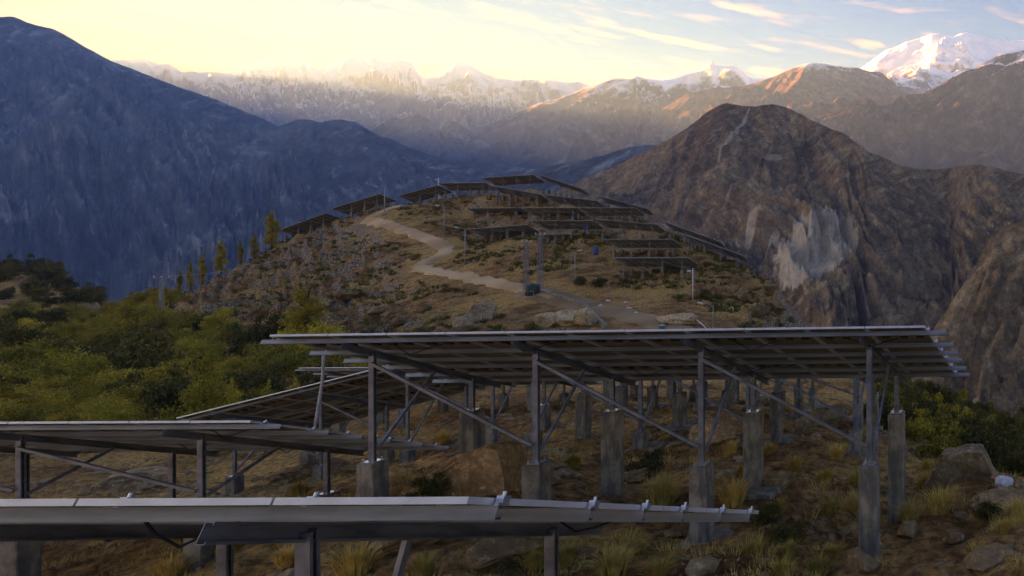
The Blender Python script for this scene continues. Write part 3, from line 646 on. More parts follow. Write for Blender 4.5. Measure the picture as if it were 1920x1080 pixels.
def solar_table(label, PL, PR, n, tilt=25., group=None, near=False, xs=None, fs=.75, rs=3.0, ftop=None, rtop=None, stick=.32, foots=(), flip=1, pierw=1.0, rl=2.0, long_brace=True):
    """PL, PR: ends of the upper edge; panels slope down and away from the viewer"""
    r = (PR - PL); ln = r.length; r.normalize()
    h = Vector((-r.y, r.x, 0)).normalized() * flip
    d = h * math.cos(R(tilt)) - Vector((0, 0, 1)) * math.sin(R(tilt)); d = (d - r * d.dot(r)).normalized()
    nn = r.cross(d) * flip
    mid = (PL + PR) / 2 + h * 1.8
    base = Vector((mid.x, mid.y, gz(mid.x, mid.y)))
    t = empty('solar_table', base, label, 'solar table', group)
    DM = frame(r, d, nn, PL - base) if flip > 0 else frame(-r, d, nn, PR - base)
    pitch = ln / n
    for j in range(2):
        for i in range(n):
            p = put('panel', ME_PANEL, t, mtx=DM @ Matrix.Translation(((i + .5) * pitch, 1.0 + j * 2.0, 0)) @ Matrix.Diagonal((pitch / 1.0, 1, 1, 1)))
            if near:
                for dx in (-.28, 0.02, .30):
                    b = put('junction_box', ME_JB, p); b.location = (dx, -.35 + (j * .12), -.010)
    for s in SS:
        put('rail', ME_RAIL, t, mtx=DM @ Matrix.Translation((-stick, s, -.035 - .037)) @ Matrix.Diagonal((ln + 2 * stick, 1, 1, 1)))
        if near:
            for i in range(n + 1):
                e = (i in (0, n)); put('clamp', ME_CLAMP, t, mtx=DM @ Matrix.Translation((i * pitch + (-.018 if i == 0 else .018 if i == n else 0), s, .004)))
    if xs is None:
        k = 4 if n > 9 else 3; xs = [ln * (.106 + .788 * i / (k - 1)) for i in range(k)]
    def wp(x, s, off): return DM @ Vector((x, s, off))   # relative to base
    feet = []
    for i, x in enumerate(xs):
        put('rafter', ME_RAFT, t, mtx=DM @ Matrix.Translation((x, .18, -.072 - .037 - .056)) @ Matrix(((0, 1, 0, 0), (1, 0, 0, 0), (0, 0, -1, 0), (0, 0, 0, 1))) @ Matrix.Diagonal((3.64, 1, 1, 1)))
        row = []
        for s, tops, front in ((fs, ftop, True), (rs, rtop, False)):
            top = wp(x, s, -.20); wx, wy = top.x + base.x, top.y + base.y; g = gz(wx, wy) - base.z
            if tops is not None: pt = (tops[i] if isinstance(tops, (list, tuple)) else tops) - base.z
            else: pt = min(g + (1.1 if front else .9), top.z - .45)
            pt = max(pt, g + .12)
            hpost = max(top.z - pt + .05, .15)
            po = put('post', ME_POST, t, mtx=Matrix.Translation((top.x, top.y, pt)) @ Matrix.Diagonal((1, 1, hpost, 1)))
            if near: put('base_plate', ME_PLATE, t, loc=(top.x, top.y, pt))
            z0 = g - .35; q = (i * 2 + front + int(abs(base.x) * 3)) % 4
            pi = put('pier', ME_PIERS[q], t, mtx=Matrix.Translation((top.x, top.y, pt)) @ Matrix.Diagonal((pierw, pierw, pt - z0, 1)))
            if (i, front) in foots:
                put('footing', ME_FOOTS[q % 3], t, loc=(top.x + .1, top.y + .02, g))
            row.append((Vector((top.x, top.y, pt)), top))
        feet.append(row)
        a = row[0][0] + Vector((0, .03, .22)); b = wp(x, rl, -.22)
        if (a - b).length > .5: put('brace', ME_BRACE, t, mtx=along(a + Vector((.06, 0, 0)), b + Vector((.06, 0, 0))) @ Matrix.Diagonal(((b - a).length, 1, 1, 1)))
    if long_brace:
        for i in range(len(xs) - 1):
            a = feet[i][0][1] + Vector((.03, -.06, -.12)); b = feet[i + 1][0][0] + Vector((-.03, -.06, .32))
            if a.z > b.z: put('brace', ME_BRACE, t, mtx=along(a, b) @ Matrix.Diagonal(((b - a).length, 1, 1, 1)))
    if near:
        for k, i in enumerate(range(0, n - 1)):
            if (i * 7 + int(ln * 10)) % 3: put('cable', ME_WIRE[k % 3], t, mtx=DM @ Matrix.Translation(((i + 1.0) * pitch, .65 if k % 2 else 2.75, -.02)))
    return t

# ---- the near tables
YA = 11.25
PLA, PRA = P(505, 627, 11.35), P(1735, 610, 11.15)
solar_table('large solar table across the middle, bright upper edge and six rail ends jutting right', PLA, PRA, 11, near=True, group='solar tables near the camera',
            xs=[1.14, 4.04, 6.94, 9.86], ftop=[P(712, 862, 12).z, P(1018, 862, 12).z, P(1330, 862, 12).z, P(1635, 860, 12).z], rtop=P(1160, 766, 14.05).z, foots={(0, True), (1, True), (2, True), (2, False)})
PRB = P(880, 931, 3.47); PLB = P(880, 931, 3.47) + Vector((-8.0, 0, .0)); PLB.z = PRB.z - .04
solar_table('nearest solar table, its thick grey edge running along the bottom left', PLB, PRB, 8, near=True, group='solar tables near the camera',
            xs=[.7, 3.62, 6.54], ftop=-4.1, rtop=-4.0, long_brace=False, rl=1.4, stick=.02)
PRC = P(470, 788, 11.1); PLC = PRC + Vector((-11, .1, -.09))
solar_table('left solar table behind the nearest one, its right end below the pale hanging conduit', PLC, PRC, 11, near=True, group='solar tables near the camera',
            xs=[.3, 3.3, 6.3, 9.45], ftop=-5.2, rtop=-6.1)
# a table that climbs with the slope
PLD, PRD = P(330, 783, 22), P(945, 631, 22)
solar_table('solar table whose pale edge rises to the right behind the left table', PLD, PRD, 11, near=True, group='solar tables near the camera',
            xs=[1.1, 4.05, 7.0, 9.9], ftop=[P(440, 890, 22.7).z, P(592, 870, 22.7).z, P(789, 842, 22.7).z, P(933, 800, 22.7).z], foots={(0, True), (1, True), (2, True), (2, False)})
PLE = P(560, 689, 30); PRE = PLE + Vector((11, 0, .05))
solar_table('far solar table showing only a thin pale edge left of the large one', PLE, PRE, 11, group='solar tables near the camera')
PLF = Vector((-14.85, 18.0, -3.62)); PRF = PLF + Vector((11.05, 0, .06))
solar_table('second solar table row back, hidden behind the large one but for posts and piers', PLF, PRF, 11, group='solar tables near the camera',
            xs=[1.15, 4.07, 6.99, 9.91], ftop=P(1207, 806, 18.75).z, rtop=P(1286, 735, 20.7).z, foots={(0, True), (1, True), (2, True), (3, True), (1, False), (2, False)})
PLG = Vector((-16.6, 24.7, -5.35)); PRG = PLG + Vector((11.05, 0, .0))
solar_table('third solar table row back, only its piers showing under the large one', PLG, PRG, 11, group='solar tables near the camera',
            xs=[1.24, 4.2, 7.1, 10.0], foots={(0, True), (1, True), (2, True), (0, False), (2, False)})
PLH = Vector((-20.8, 30.7, -6.9)); PRH = PLH + Vector((11.05, 0, .0))
solar_table('fourth solar table row back, its far piers on pale footings below the large one', PLH, PRH, 11, group='solar tables near the camera', foots={(1, False), (2, False), (3, False), (3, True)})
for lab, a, b_, n in TB:
    solar_table(lab, a, b_, n, group='solar tables on the hill', fs=.7, rs=3.0, stick=.15, pierw=1.25)
# pale flexible conduit hanging between two rail ends
m = MB(); m.tube([P(607, 660, 12.4), P(606, 690, 12.4), P(604, 720, 12.35), P(599, 750, 12.3), P(594, 780, 12.2), P(590, 802, 12.1)], .022, 8)
tag(put('conduit', m.mesh('conduit', M_PIPE, True)), 'pale flexible conduit hanging from the large table down to the left one', 'conduit')

# ------------------------------------------------------------------ vegetation and stones
def hit(px, py, y0=3.0, y1=300.0):
    """where the sight line through a photo pixel meets the ground"""
    Y = np.exp(np.linspace(math.log(y0), math.log(y1), 1400)); x = (px - CX) / F * Y
    z = ground(x, Y); d = z - (CY - py) / F * Y
    i = np.nonzero(d >= 0)[0]; i = i[0] if len(i) else int(np.argmax(d))
    return Vector((x[i], Y[i], z[i]))
def arr_mesh(name, V, faces_n, mats, mi=None):
    """V: (nf*faces_n,3) separate polygons of faces_n corners"""
    nf = len(V) // faces_n; me = bpy.data.meshes.new(name)
    me.vertices.add(len(V)); me.vertices.foreach_set('co', np.ascontiguousarray(V, np.float32).ravel())
    me.loops.add(len(V)); me.loops.foreach_set('vertex_index', np.arange(len(V), dtype=np.int32))
    me.polygons.add(nf); me.polygons.foreach_set('loop_start', (np.arange(nf) * faces_n).astype(np.int32)); me.polygons.foreach_set('loop_total', np.full(nf, faces_n, np.int32))
    me.update(calc_edges=True)
    for m in (mats if isinstance(mats, list) else [mats]): me.materials.append(m)
    return me
def leaf_mat(name, a, b_, c):
    m, nt, b = mat(name)
    oi = N(nt, 'ShaderNodeObjectInfo'); geo = N(nt, 'ShaderNodeNewGeometry')
    n = noise(nt, 1.1, 4, .6, vec=geo.outputs['Position']); f = noise(nt, 9, 3, .6, vec=geo.outputs['Position'])
    col = mixc(nt, sstep(nt, n, .35, .65), a, b_); col = mixc(nt, sstep(nt, f, .5, .7), col, c)
    col = mixc(nt, .8, col, mixc(nt, oi.outputs['Random'], (.55, .62, .6), (1.4, 1.25, .9)), 'MULTIPLY')
    out = nt.nodes['Material Output']; tr = N(nt, 'ShaderNodeBsdfTranslucent'); mx = N(nt, 'ShaderNodeMixShader'); mx.inputs[0].default_value = .2
    L(nt, mixc(nt, 1.0, col, (ALB, ALB, ALB), 'MULTIPLY'), b.inputs['Base Color']); L(nt, mixc(nt, 1.0, col, (ALB, ALB, ALB), 'MULTIPLY'), tr.inputs[0]); b.inputs['Roughness'].default_value = .7; b.inputs['Specular IOR Level'].default_value = .2
    L(nt, b.outputs[0], mx.inputs[1]); L(nt, tr.outputs[0], mx.inputs[2]); L(nt, mx.outputs[0], out.inputs[0])
    return m
M_OLIVE = leaf_mat('olive_leaves', (.095, .075, .013), (.245, .182, .030), (.41, .29, .052))
M_YELLOW = leaf_mat('yellow_green_leaves', (.17, .135, .020), (.31, .24, .034), (.45, .33, .06))
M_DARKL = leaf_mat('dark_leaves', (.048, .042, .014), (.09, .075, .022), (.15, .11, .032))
M_BARK = simple('bark', (.06, .045, .033), (.12, .095, .07), 12, .9, 0, .5, .02)
def crown(seed, blobs, nleaf, size, m, up=0.0):
    r = np.random.RandomState(seed); blobs = np.array(blobs, float)
    wgt = blobs[:, 3] * blobs[:, 4] * blobs[:, 5]; wgt = wgt ** .75; k = r.choice(len(blobs), nleaf, p=wgt / wgt.sum())
    d = r.normal(size=(nleaf, 3)); d /= np.linalg.norm(d, axis=1)[:, None]
    rad = r.rand(nleaf) ** .45 * (1 + .16 * r.normal(size=nleaf))
    c = blobs[k, :3] + d * rad[:, None] * blobs[k, 3:6]
    c = c[c[:, 2] > .05]; nl = len(c)
    a = r.normal(size=(nl, 3)); a[:, 2] += up; a /= np.linalg.norm(a, axis=1)[:, None]
    b = np.cross(a, r.normal(size=(nl, 3))); b /= np.linalg.norm(b, axis=1)[:, None]
    s = size * (.6 + .8 * r.rand(nl))[:, None]
    V = np.stack([c - a * s, c - b * s * .42, c + a * s, c + b * s * .42], 1).reshape(-1, 3)
    return arr_mesh('crown', V, 4, m)
def trunk(seed, h, r0, limbs, spread):
    r = random.Random(seed); m = MB()
    pts = [Vector((r.uniform(-.04, .04) * h * t, r.uniform(-.04, .04) * h * t, h * t - .3)) for t in (0, .3, .6, 1)]
    m.tube(pts, [r0, r0 * .8, r0 * .55, r0 * .15], 7)
    for i in range(limbs):
        t = r.uniform(.12, .7); p = Vector((0, 0, h * t - .1)); w = r.uniform(0, 6.28); q = p + Vector((math.cos(w) * spread, math.sin(w) * spread, h * r.uniform(.2, .4)))
        m.tube([p, (p + q) / 2 + Vector((0, 0, .1 * h)), q], [r0 * .5, r0 * .35, r0 * .1], 5)
    return m.mesh('trunk', M_BARK, True)
def bush_blobs(seed, w, h, n):
    r = random.Random(seed); out = [(0, 0, h * .36, w * .30, w * .30, h * .34)]
    for i in range(n):
        a = r.uniform(0, 6.28); q = r.uniform(.2, .95) * w * .5; z = r.uniform(.22, .95) * h; s = r.uniform(.07, .20) * w
        out.append((math.cos(a) * q, math.sin(a) * q, z * (1 - .35 * q / (w * .5)), s, s, s * .85))
    return out
def poplar_blobs(seed, w, h, n):
    r = random.Random(seed); out = []
    for i in range(n):
        t = (i + .5) / n; a = r.uniform(0, 6.28); env = math.sin(math.pi * min(1, .18 + t * .82)) ** .6 * w * .5
        out.append((math.cos(a) * env * .45, math.sin(a) * env * .45, h * (.06 + t * .88), env * r.uniform(.5, .75), env * r.uniform(.5, .75), h / n * 1.3))
    return out
SHR = [(crown(100 + i, bush_blobs(i, 4.2, 3.0, 22), 7000, .075, M_OLIVE, .9), trunk(i, 2.2, .10, 6, 1.1)) for i in range(4)]
YSH = [(crown(120 + i, bush_blobs(40 + i, 3.6, 3.2, 20), 6000, .075, M_YELLOW, .9), trunk(30 + i, 2.2, .09, 6, .9)) for i in range(3)]
POP = [(crown(140 + i, poplar_blobs(60 + i, 2.0, 7.0, 15), 6000, .085, M_OLIVE, 1.0), trunk(50 + i, 6.4, .12, 7, .4)) for i in range(3)]
LTR = [(crown(160 + i, poplar_blobs(80 + i, 2.6, 5.0, 12) + bush_blobs(80 + i, 3.4, 3.0, 9), 7500, .075, M_YELLOW, .9), trunk(70 + i, 4.2, .11, 7, .8)) for i in range(2)]
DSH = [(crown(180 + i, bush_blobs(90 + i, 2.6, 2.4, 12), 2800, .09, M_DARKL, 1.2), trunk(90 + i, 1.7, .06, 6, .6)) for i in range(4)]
DYS = [(crown(190 + i, bush_blobs(95 + i, 2.2, 2.2, 12), 2600, .085, M_OLIVE, 1.6), trunk(95 + i, 1.7, .06, 6, .6)) for i in range(2)]
R2 = random.Random(5)
def plant(name, var, p, s, label, cat, group=None, sz=None, wide=1.0):
    t = empty(name, p, label, cat, group); t.rotation_euler = (0, 0, R2.uniform(0, 6.28)); t.scale = (s * wide, s * wide, sz or s)
    put('trunk', var[1], t); put('crown', var[0], t)
    return t
def on(x, y, dz=0.0): return Vector((x, y, gz(x, y) + dz))
# thicket in the ravine
spots = []
def try_spot(x, y, gap):
    for q in spots:
        if (q[0] - x) ** 2 + (q[1] - y) ** 2 < gap * gap: return False
    spots.append((x, y)); return True
for px, Y, var, s, sz, lab, cat in (
        (572, 70, POP[1], 1.9, 1.1, 'tall yellow-green poplar rising out of the thicket below the hill', 'tree'),
        (385, 34, LTR[0], .72, 1.16, 'ragged yellow-green tree at the front edge of the thicket', 'tree'),
        (432, 34, LTR[1], .42, .78, 'small leaning yellow-green tree right beside the ragged front one', 'tree'),
        (502, 36, LTR[1], .42, .70, 'small bright tree left of the thin pale table edge', 'tree'),
        (550, 36, LTR[0], .40, .68, 'small bright tree just below the left end of the large table', 'tree'),
        (190, 37, YSH[0], .85, .85, 'rounded bright yellow-green bush above the left solar table', 'bush'),
        (100, 36, YSH[1], .80, .50, 'low bright yellow-green bush left of the rounded one', 'bush'),
        (5, 42, POP[2], 1.3, .62, 'dark upright tree cut off by the left edge of the picture', 'tree')):
    x = (px - CX) / F * Y; try_spot(x, Y, .1); plant('tree' if cat == 'tree' else 'bush', var, on(x, Y, -.1), s, lab, cat, None, sz)
k = 0
while k < 4000 and len(spots) < 215:
    k += 1; Y = math.exp(R2.uniform(math.log(37), math.log(172))); px = R2.uniform(-90, 720)
    lim = 700 if Y < 60 else 640 - (Y - 60) * 5.5 if Y < 90 else 470 - (Y - 90) * 10 if Y < 112 else 215
    if px > lim: continue
    x = (px - CX) / F * Y
    if not try_spot(x, Y, 2.7 + .022 * Y): continue
    s = R2.uniform(.75, 1.65) * (.85 if Y < 50 else 1.0)
    kind = R2.random()
    if 330 < px < 600 and Y < 44: kind = .9
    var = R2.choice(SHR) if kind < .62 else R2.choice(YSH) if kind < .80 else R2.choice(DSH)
    if var in DSH: s *= 1.5  # dark leaf colour stands in for the shaded gaps of the thicket
    lab = {0: 'olive-green bush in the dense thicket filling the ravine on the left', 1: 'yellow-green bush scattered through the thicket in the ravine on the left', 2: 'dark bush between the green ones of the left thicket, its leaf colour standing in for shaded gaps'}[0 if kind < .62 else 1 if kind < .8 else 2]
    plant('bush', var, on(x, Y, -.25), s, lab, 'bush', ['olive bushes of the left thicket', 'yellow-green bushes of the left thicket', 'dark bushes of the left thicket'][0 if kind < .62 else 1 if kind < .8 else 2], s * R2.uniform(.8, 1.1), .9)
# poplars on the left skyline of the hill: photo x, foot y, height in pixels
for px, py, hp, w, var, lab in ((510, 462, 66, 1.25, POP[0], 'tallest and fullest poplar on the left skyline of the hill'), (477, 478, 46, 1.0, POP[2], 'poplar just left of the tallest one on the hill skyline'),
                           (451, 482, 44, .7, POP[1], 'slim poplar third from the right on the hill skyline'), (415, 507, 60, 1.1, POP[0], 'broad poplar in the middle of the skyline row'),
                           (380, 515, 58, .75, POP[2], 'slim poplar fourth from the left on the hill skyline'), (357, 535, 56, .6, POP[1], 'thin poplar second from the left beside the lattice mast'),
                           (337, 545, 48, .6, POP[2], 'leftmost poplar of the row, closest to the lattice mast')):
    p = hit(px, py, 70); p.z -= .3
    sc_h = hp / F * p.y / 6.9 * 1.05; plant('poplar', var, p, sc_h * w * 1.05, lab, 'tree', 'poplars along the hill skyline', sc_h)
for i, (px, py, s) in enumerate(((245, 585, 1.4), (280, 575, 1.5), (262, 600, 1.1), (320, 570, 1.0))):
    p = hit(px, py, 70); plant('bush', SHR[i], p - Vector((0, 0, .3)), s, 'yellowing bush on the shoulder beside the lattice mast', 'bush', 'bushes beside the lattice mast')
# wooded headland on the far left
for i in range(30):
    px = R2.uniform(-20, 185); Y = R2.uniform(190, 236); x = (px - CX) / F * Y
    if not try_spot(x, Y, 3.8): continue
    plant('headland_tree', R2.choice(DSH), on(x, Y, -.4), R2.uniform(2.0, 3.6), 'dark bushy tree on the low headland at the far left', 'tree', 'trees on the far left headland', R2.uniform(1.8, 3.4), .8)
# scrub on the right-hand slope below the ridge
k = 0; cnt = 0
while k < 3000 and cnt < 85:
    k += 1; Y = math.exp(R2.uniform(math.log(22), math.log(62))); px = R2.uniform(1660, 1990); x = (px - CX) / F * Y
    if x < -9 or (Y < 27 and px < 1735): continue
    if not try_spot(x, Y, 1.15): continue
    cnt += 1; d = R2.random() < .62
    plant('shrub', R2.choice(DSH if d else DYS), on(x, Y, -.1), R2.uniform(.6, 1.0), 'dark upright shrub on the steep slope right of the large table' if d else 'olive broom-like shrub on the steep slope right of the large table', 'shrub',
          'dark shrubs on the right slope' if d else 'olive shrubs on the right slope', R2.uniform(.55, .95))

# ---- boulders and stones
def rock_mesh(seed, sub=3, flat=.7, ang=.35, m=None):
    r = np.random.RandomState(seed); bm = bmesh.new(); bmesh.ops.create_icosphere(bm, subdivisions=sub, radius=1)
    co = np.array([v.co[:] for v in bm.verts])
    for i in range(9):                                    # broken flat faces
        d = r.normal(size=3); d /= np.linalg.norm(d); c = r.uniform(.45, .85); q = co @ d; co -= np.clip(q - c, 0, None)[:, None] * d
    co *= 1 + .10 * fbm(co[:, 0] * 1.7 + seed, co[:, 1] * 1.7 + co[:, 2], 4, seed % 50)[:, None]
    co *= 1 + (.16 * (ridged(co[:, 0] * 1.3 + co[:, 2] * .8 + seed, co[:, 1] * 1.3 - co[:, 2] * 1.9, 4, seed % 40) - .6))[:, None]
    co[:, 2] *= flat
    for v, c in zip(bm.verts, co): v.co = c
    me = bpy.data.meshes.new('boulder'); bm.to_mesh(me); bm.free(); me.materials.append(m or M_ROCK)
    me.polygons.foreach_set('use_smooth', np.zeros(len(me.polygons), bool)); return me
def boulder(px, py, wpx, hpx, label, m=None, seed=1, depth=.8, sink=.25, rot=0.0, tilt=0.0, y0=8.0, group=None):
    p = hit(px, py, y0); w = wpx / F * p.y / 2; h = hpx / F * p.y
    o = put('boulder', rock_mesh(seed, 4 if wpx > 60 else 3, 1.0, m=m), loc=p + Vector((0, w * depth * .5, h * (.5 - sink)))); o.scale = (w, w * depth, h * .62); o.rotation_euler = (0, R(tilt), R(rot))
    return tag(o, label, 'rock', group)
def wedge(label, pts, Y, depth, m, seed):
    """an angular block: the hull of an outline given in the photo, with real depth"""
    r = random.Random(seed); bm = bmesh.new(); c = P(pts[0][0], pts[0][1], Y); base = on(c.x, c.y)
    for (px, py) in pts:
        for k, sh in ((0, 1.0), (.55, .92), (1, .55)):
            q = P(px, py, Y); mid = P(sum(a for a, b in pts) / len(pts), max(b for a, b in pts), Y)
            q = mid + (q - mid) * sh; q.y += k * depth; bm.verts.new(q - base + Vector((r.uniform(-.05, .05), r.uniform(-.05, .05), r.uniform(-.04, .04))))
    bmesh.ops.convex_hull(bm, input=bm.verts); bmesh.ops.delete(bm, geom=[v for v in bm.verts if not v.link_faces], context='VERTS')
    bmesh.ops.triangulate(bm, faces=bm.faces); bmesh.ops.subdivide_edges(bm, edges=bm.edges, cuts=4, use_grid_fill=True)
    co = np.array([v.co[:] for v in bm.verts]); d = .05 * fbm(co[:, 0] * 2.2 + co[:, 2], co[:, 1] * 2.2 - co[:, 2] * 1.5, 5, seed) + .04 * (ridged(co[:, 0] * 1.2 + co[:, 2] * 3, co[:, 1] * 1.2, 4, seed + 3) - .5)
    bm.normal_update()
    for v, a in zip(bm.verts, d): v.co += v.normal * float(a)
    me = bpy.data.meshes.new('boulder'); bm.to_mesh(me); bm.free(); me.materials.append(m)
    return tag(put('boulder', me, loc=base), label, 'rock')
wedge('big warm-brown wedge of rock beside the left front pier of the large table', [(735, 950), (752, 920), (800, 888), (855, 858), (908, 834), (935, 845), (946, 900), (948, 955)], 12.5, 1.1, M_WARM, 3)
wedge('large fissured boulder at the right edge of the ridge', [(1735, 915), (1748, 880), (1765, 858), (1800, 848), (1838, 850), (1850, 872), (1868, 905), (1872, 920)], 15.2, 1.3, M_PALE, 7)
boulder(1335, 838, 105, 55, 'rounded brown boulder between the second row piers', M_WARM, seed=5, y0=14)
boulder(1880, 960, 130, 26, 'flat brown ledge below the fissured boulder', None, 9, y0=11)
boulder(770, 1025, 175, 50, 'broad grey-brown rock under the nearest table', None, 11, tilt=6)
boulder(930, 1065, 150, 60, 'weathered rock at the bottom, right of the nearest table\'s front post', None, 13)
boulder(1610, 1075, 80, 45, 'reddish rock at the bottom below the right pier', None, 15)
boulder(1455, 925, 70, 42, 'rough dark rock half buried left of the right pier', None, 17, y0=10)
boulder(1270, 1010, 60, 24, 'small flat rock right of the footing slab', None, 19)
boulder(1080, 1050, 70, 24, 'low rock among grass tufts below the rail ends', None, 21)
boulder(1560, 800, 85, 40, 'tilted block of rock behind the right posts', M_PALE, 23, y0=18, tilt=-18)
boulder(1500, 815, 60, 30, 'brown stone behind the third row piers', None, 25, y0=18)
boulder(1700, 1010, 60, 30, 'dark stone at the foot of the tall right pier', None, 27)
boulder(1850, 1070, 110, 38, 'dark broken rock in the bottom right corner', None, 29)
boulder(1780, 1020, 60, 26, 'small brown stone above the bottom right rock', None, 31)
boulder(560, 900, 120, 30, 'low rock beneath the right end of the left table', None, 33, y0=13)
boulder(240, 915, 110, 30, 'pale flat rock under the left table', M_PALE, 35, y0=13)
boulder(1180, 900, 70, 20, 'flat stone behind the tall middle pier', None, 37, y0=13)
boulder(893, 606, 62, 42, 'bright tan rock face on the slope below the road', M_TAN, 41, y0=70, rot=20, tilt=-24)
boulder(860, 612, 40, 24, 'small tan rock left of the bright rock face', M_TAN, 42, y0=70)
boulder(1050, 612, 95, 42, 'large tan block of rock in the cutting below the twin poles', M_TAN, 43, y0=70, tilt=12, rot=-20)
boulder(1015, 614, 60, 30, 'reddish rock at the left end of the cutting', M_TAN, 45, y0=70)
boulder(1095, 612, 50, 40, 'tan rock against the kerb wall of the yard', M_TAN, 47, y0=70)
boulder(1260, 608, 90, 24, 'low pale outcrop at the lower right of the yard', M_TAN, 49, y0=66)
for i, (px, py, w, h) in enumerate(((832, 440, 16, 8), (440, 545, 40, 18), (560, 585, 50, 20), (640, 560, 46, 16), (700, 590, 40, 16), (480, 590, 40, 20), (620, 615, 44, 18), (740, 610, 40, 16), (1420, 590, 40, 22), (1455, 585, 36, 26), (1385, 560, 40, 20), (1440, 545, 34, 18), (1360, 520, 30, 14))):
    boulder(px, py, w, h, 'weathered outcrop showing through the scrub on the hillside', None, 60 + i, y0=66, group='outcrops on the hillside')
def scatter_stones(name, pts, sizes, mats, seed):
    r = np.random.RandomState(seed); base = []
    for k in range(6):
        bm = bmesh.new(); bmesh.ops.create_icosphere(bm, subdivisions=1, radius=1); c = np.array([v.co[:] for v in bm.verts]) * (1 + .35 * r.uniform(-1, 1, (12 if len(bm.verts) == 12 else len(bm.verts), 1))); f = np.array([[v.index for v in q.verts] for q in bm.faces]); bm.free(); base.append(c[f].reshape(-1, 3))
    V = []
    for (x, y, z), s in zip(pts, sizes):
        w = r.uniform(0, 6.28); c, sn = math.cos(w), math.sin(w); b = base[r.randint(6)] * np.array([1.0, .75, .5]) * s
        V.append(np.stack([b[:, 0] * c - b[:, 1] * sn + x, b[:, 0] * sn + b[:, 1] * c + y, b[:, 2] + z], 1))
    return put(name, arr_mesh(name, np.concatenate(V), 3, mats))
r = np.random.RandomState(3)
n = 9000; Y = np.exp(r.uniform(math.log(8.5), math.log(34), n)); px = r.uniform(-100, 2050, n); X = (px - CX) / F * Y
cl = fbm(X * .5, Y * .5, 3, 77) > -.05; X, Y = X[cl], Y[cl]
s = .012 * Y * .06 * 10 * (.18 + r.pareto(2.6, len(X)) * .28); s = np.clip(s, .012, .22)
tag(scatter_stones('loose_stones', np.stack([X, Y, ground(X, Y) - s * .1], 1), s * 1.3, M_PALE, 4), kind='stuff')
n = 9000; Y = r.uniform(66, 150, n); px = r.uniform(280, 1500, n); X = (px - CX) / F * Y
dmin = np.array([np.min(np.hypot(_flat[:, 0] - a, _flat[:, 1] - b) - _flatr) for a, b in zip(X, Y)])
cl = (fbm(X * .12, Y * .12, 3, 79) > 0.0) & (dmin > -.3); X, Y = X[cl], Y[cl]; s = np.clip(.10 + r.pareto(2.4, len(X)) * .10, .08, .8)
tag(scatter_stones('hillside_stones', np.stack([X, Y, ground(X, Y) - s * .1], 1), s, M_ROCK, 5), kind='stuff')
# low scrub that covers the hillside
def scatter_tufts(name, pts, hs, m, nb, seed, spread=.5, wid=.05, bend=.4):
    r = np.random.RandomState(seed); k = len(pts) * nb
    p = np.repeat(np.asarray(pts), nb, 0); h = np.repeat(np.asarray(hs), nb) * r.uniform(.5, 1.1, k)
    w = r.uniform(0, 6.28, k); q = r.rand(k) ** .6 * spread * np.repeat(hs, nb)
    b = p + np.stack([np.cos(w) * q * .5, np.sin(w) * q * .5, np.zeros(k) - .03], 1)
    t = b + np.stack([np.cos(w) * (q * bend + h * .25 * r.rand(k)), np.sin(w) * (q * bend + h * .25 * r.rand(k)), h], 1)
    o = np.stack([-np.sin(w), np.cos(w), np.zeros(k)], 1) * (wid * np.repeat(hs, nb))[:, None]
    return put(name, arr_mesh(name, np.stack([b - o, b + o, t], 1).reshape(-1, 3), 3, m))
n = 7500; Y = r.uniform(64, 150, n); px = r.uniform(280, 1490, n); X = (px - CX) / F * Y
dmin = np.array([np.min(np.hypot(_flat[:, 0] - a, _flat[:, 1] - b) - _flatr) for a, b in zip(X, Y)])
cl = (fbm(X * .09, Y * .09, 3, 83) > -.10) & (dmin > .2); X, Y = X[cl], Y[cl]
tag(scatter_tufts('hillside_scrub', np.stack([X, Y, ground(X, Y)], 1), r.uniform(.25, .75, len(X)), M_DARKL, 16, 6, 1.4, .16), kind='stuff')

# ---- grass tufts
def grass_mat(name, a, b_):
    m, nt, b = mat(name); oi = N(nt, 'ShaderNodeObjectInfo'); geo = N(nt, 'ShaderNodeNewGeometry')
    col = mixc(nt, sstep(nt, noise(nt, 6, 3, .6, vec=geo.outputs['Position']), .35, .65), a, b_)
    col = mixc(nt, .7, col, mixc(nt, oi.outputs['Random'], (.6, .7, .6), (1.3, 1.15, .9)), 'MULTIPLY')
    L(nt, mixc(nt, 1.0, col, (ALB, ALB, ALB), 'MULTIPLY'), b.inputs['Base Color']); b.inputs['Roughness'].default_value = .8; b.inputs['Specular IOR Level'].default_value = .2
    return m
M_STRAW = grass_mat('straw_grass', (.30, .18, .05), (.50, .31, .09)); M_GRASS = grass_mat('olive_grass', (.20, .125, .03), (.34, .21, .052))
def tuft(seed, h, spread, n, m):
    r = np.random.RandomState(seed); V = []
    for i in range(n):
        w = r.uniform(0, 6.28); q = r.rand() ** .7; hh = h * r.uniform(.55, 1.1); d = np.array([math.cos(w), math.sin(w), 0]); o = np.array([-d[1], d[0], 0]) * r.uniform(.004, .008)
        b = d * q * spread * .35 + np.array([0, 0, -.03]); lean = q * r.uniform(.35, .95)
        p = [b, b + d * lean * hh * .25 + np.array([0, 0, hh * .5]), b + d * lean * hh * .75 + np.array([0, 0, hh * (.95 - .35 * q)])]
        V += [p[0] - o, p[0] + o, p[1] + o * .8, p[1] - o * .8, p[1] - o * .8, p[1] + o * .8, p[2] + o * .15, p[2] - o * .15]
    return arr_mesh('grass_tuft', np.array(V), 4, m)
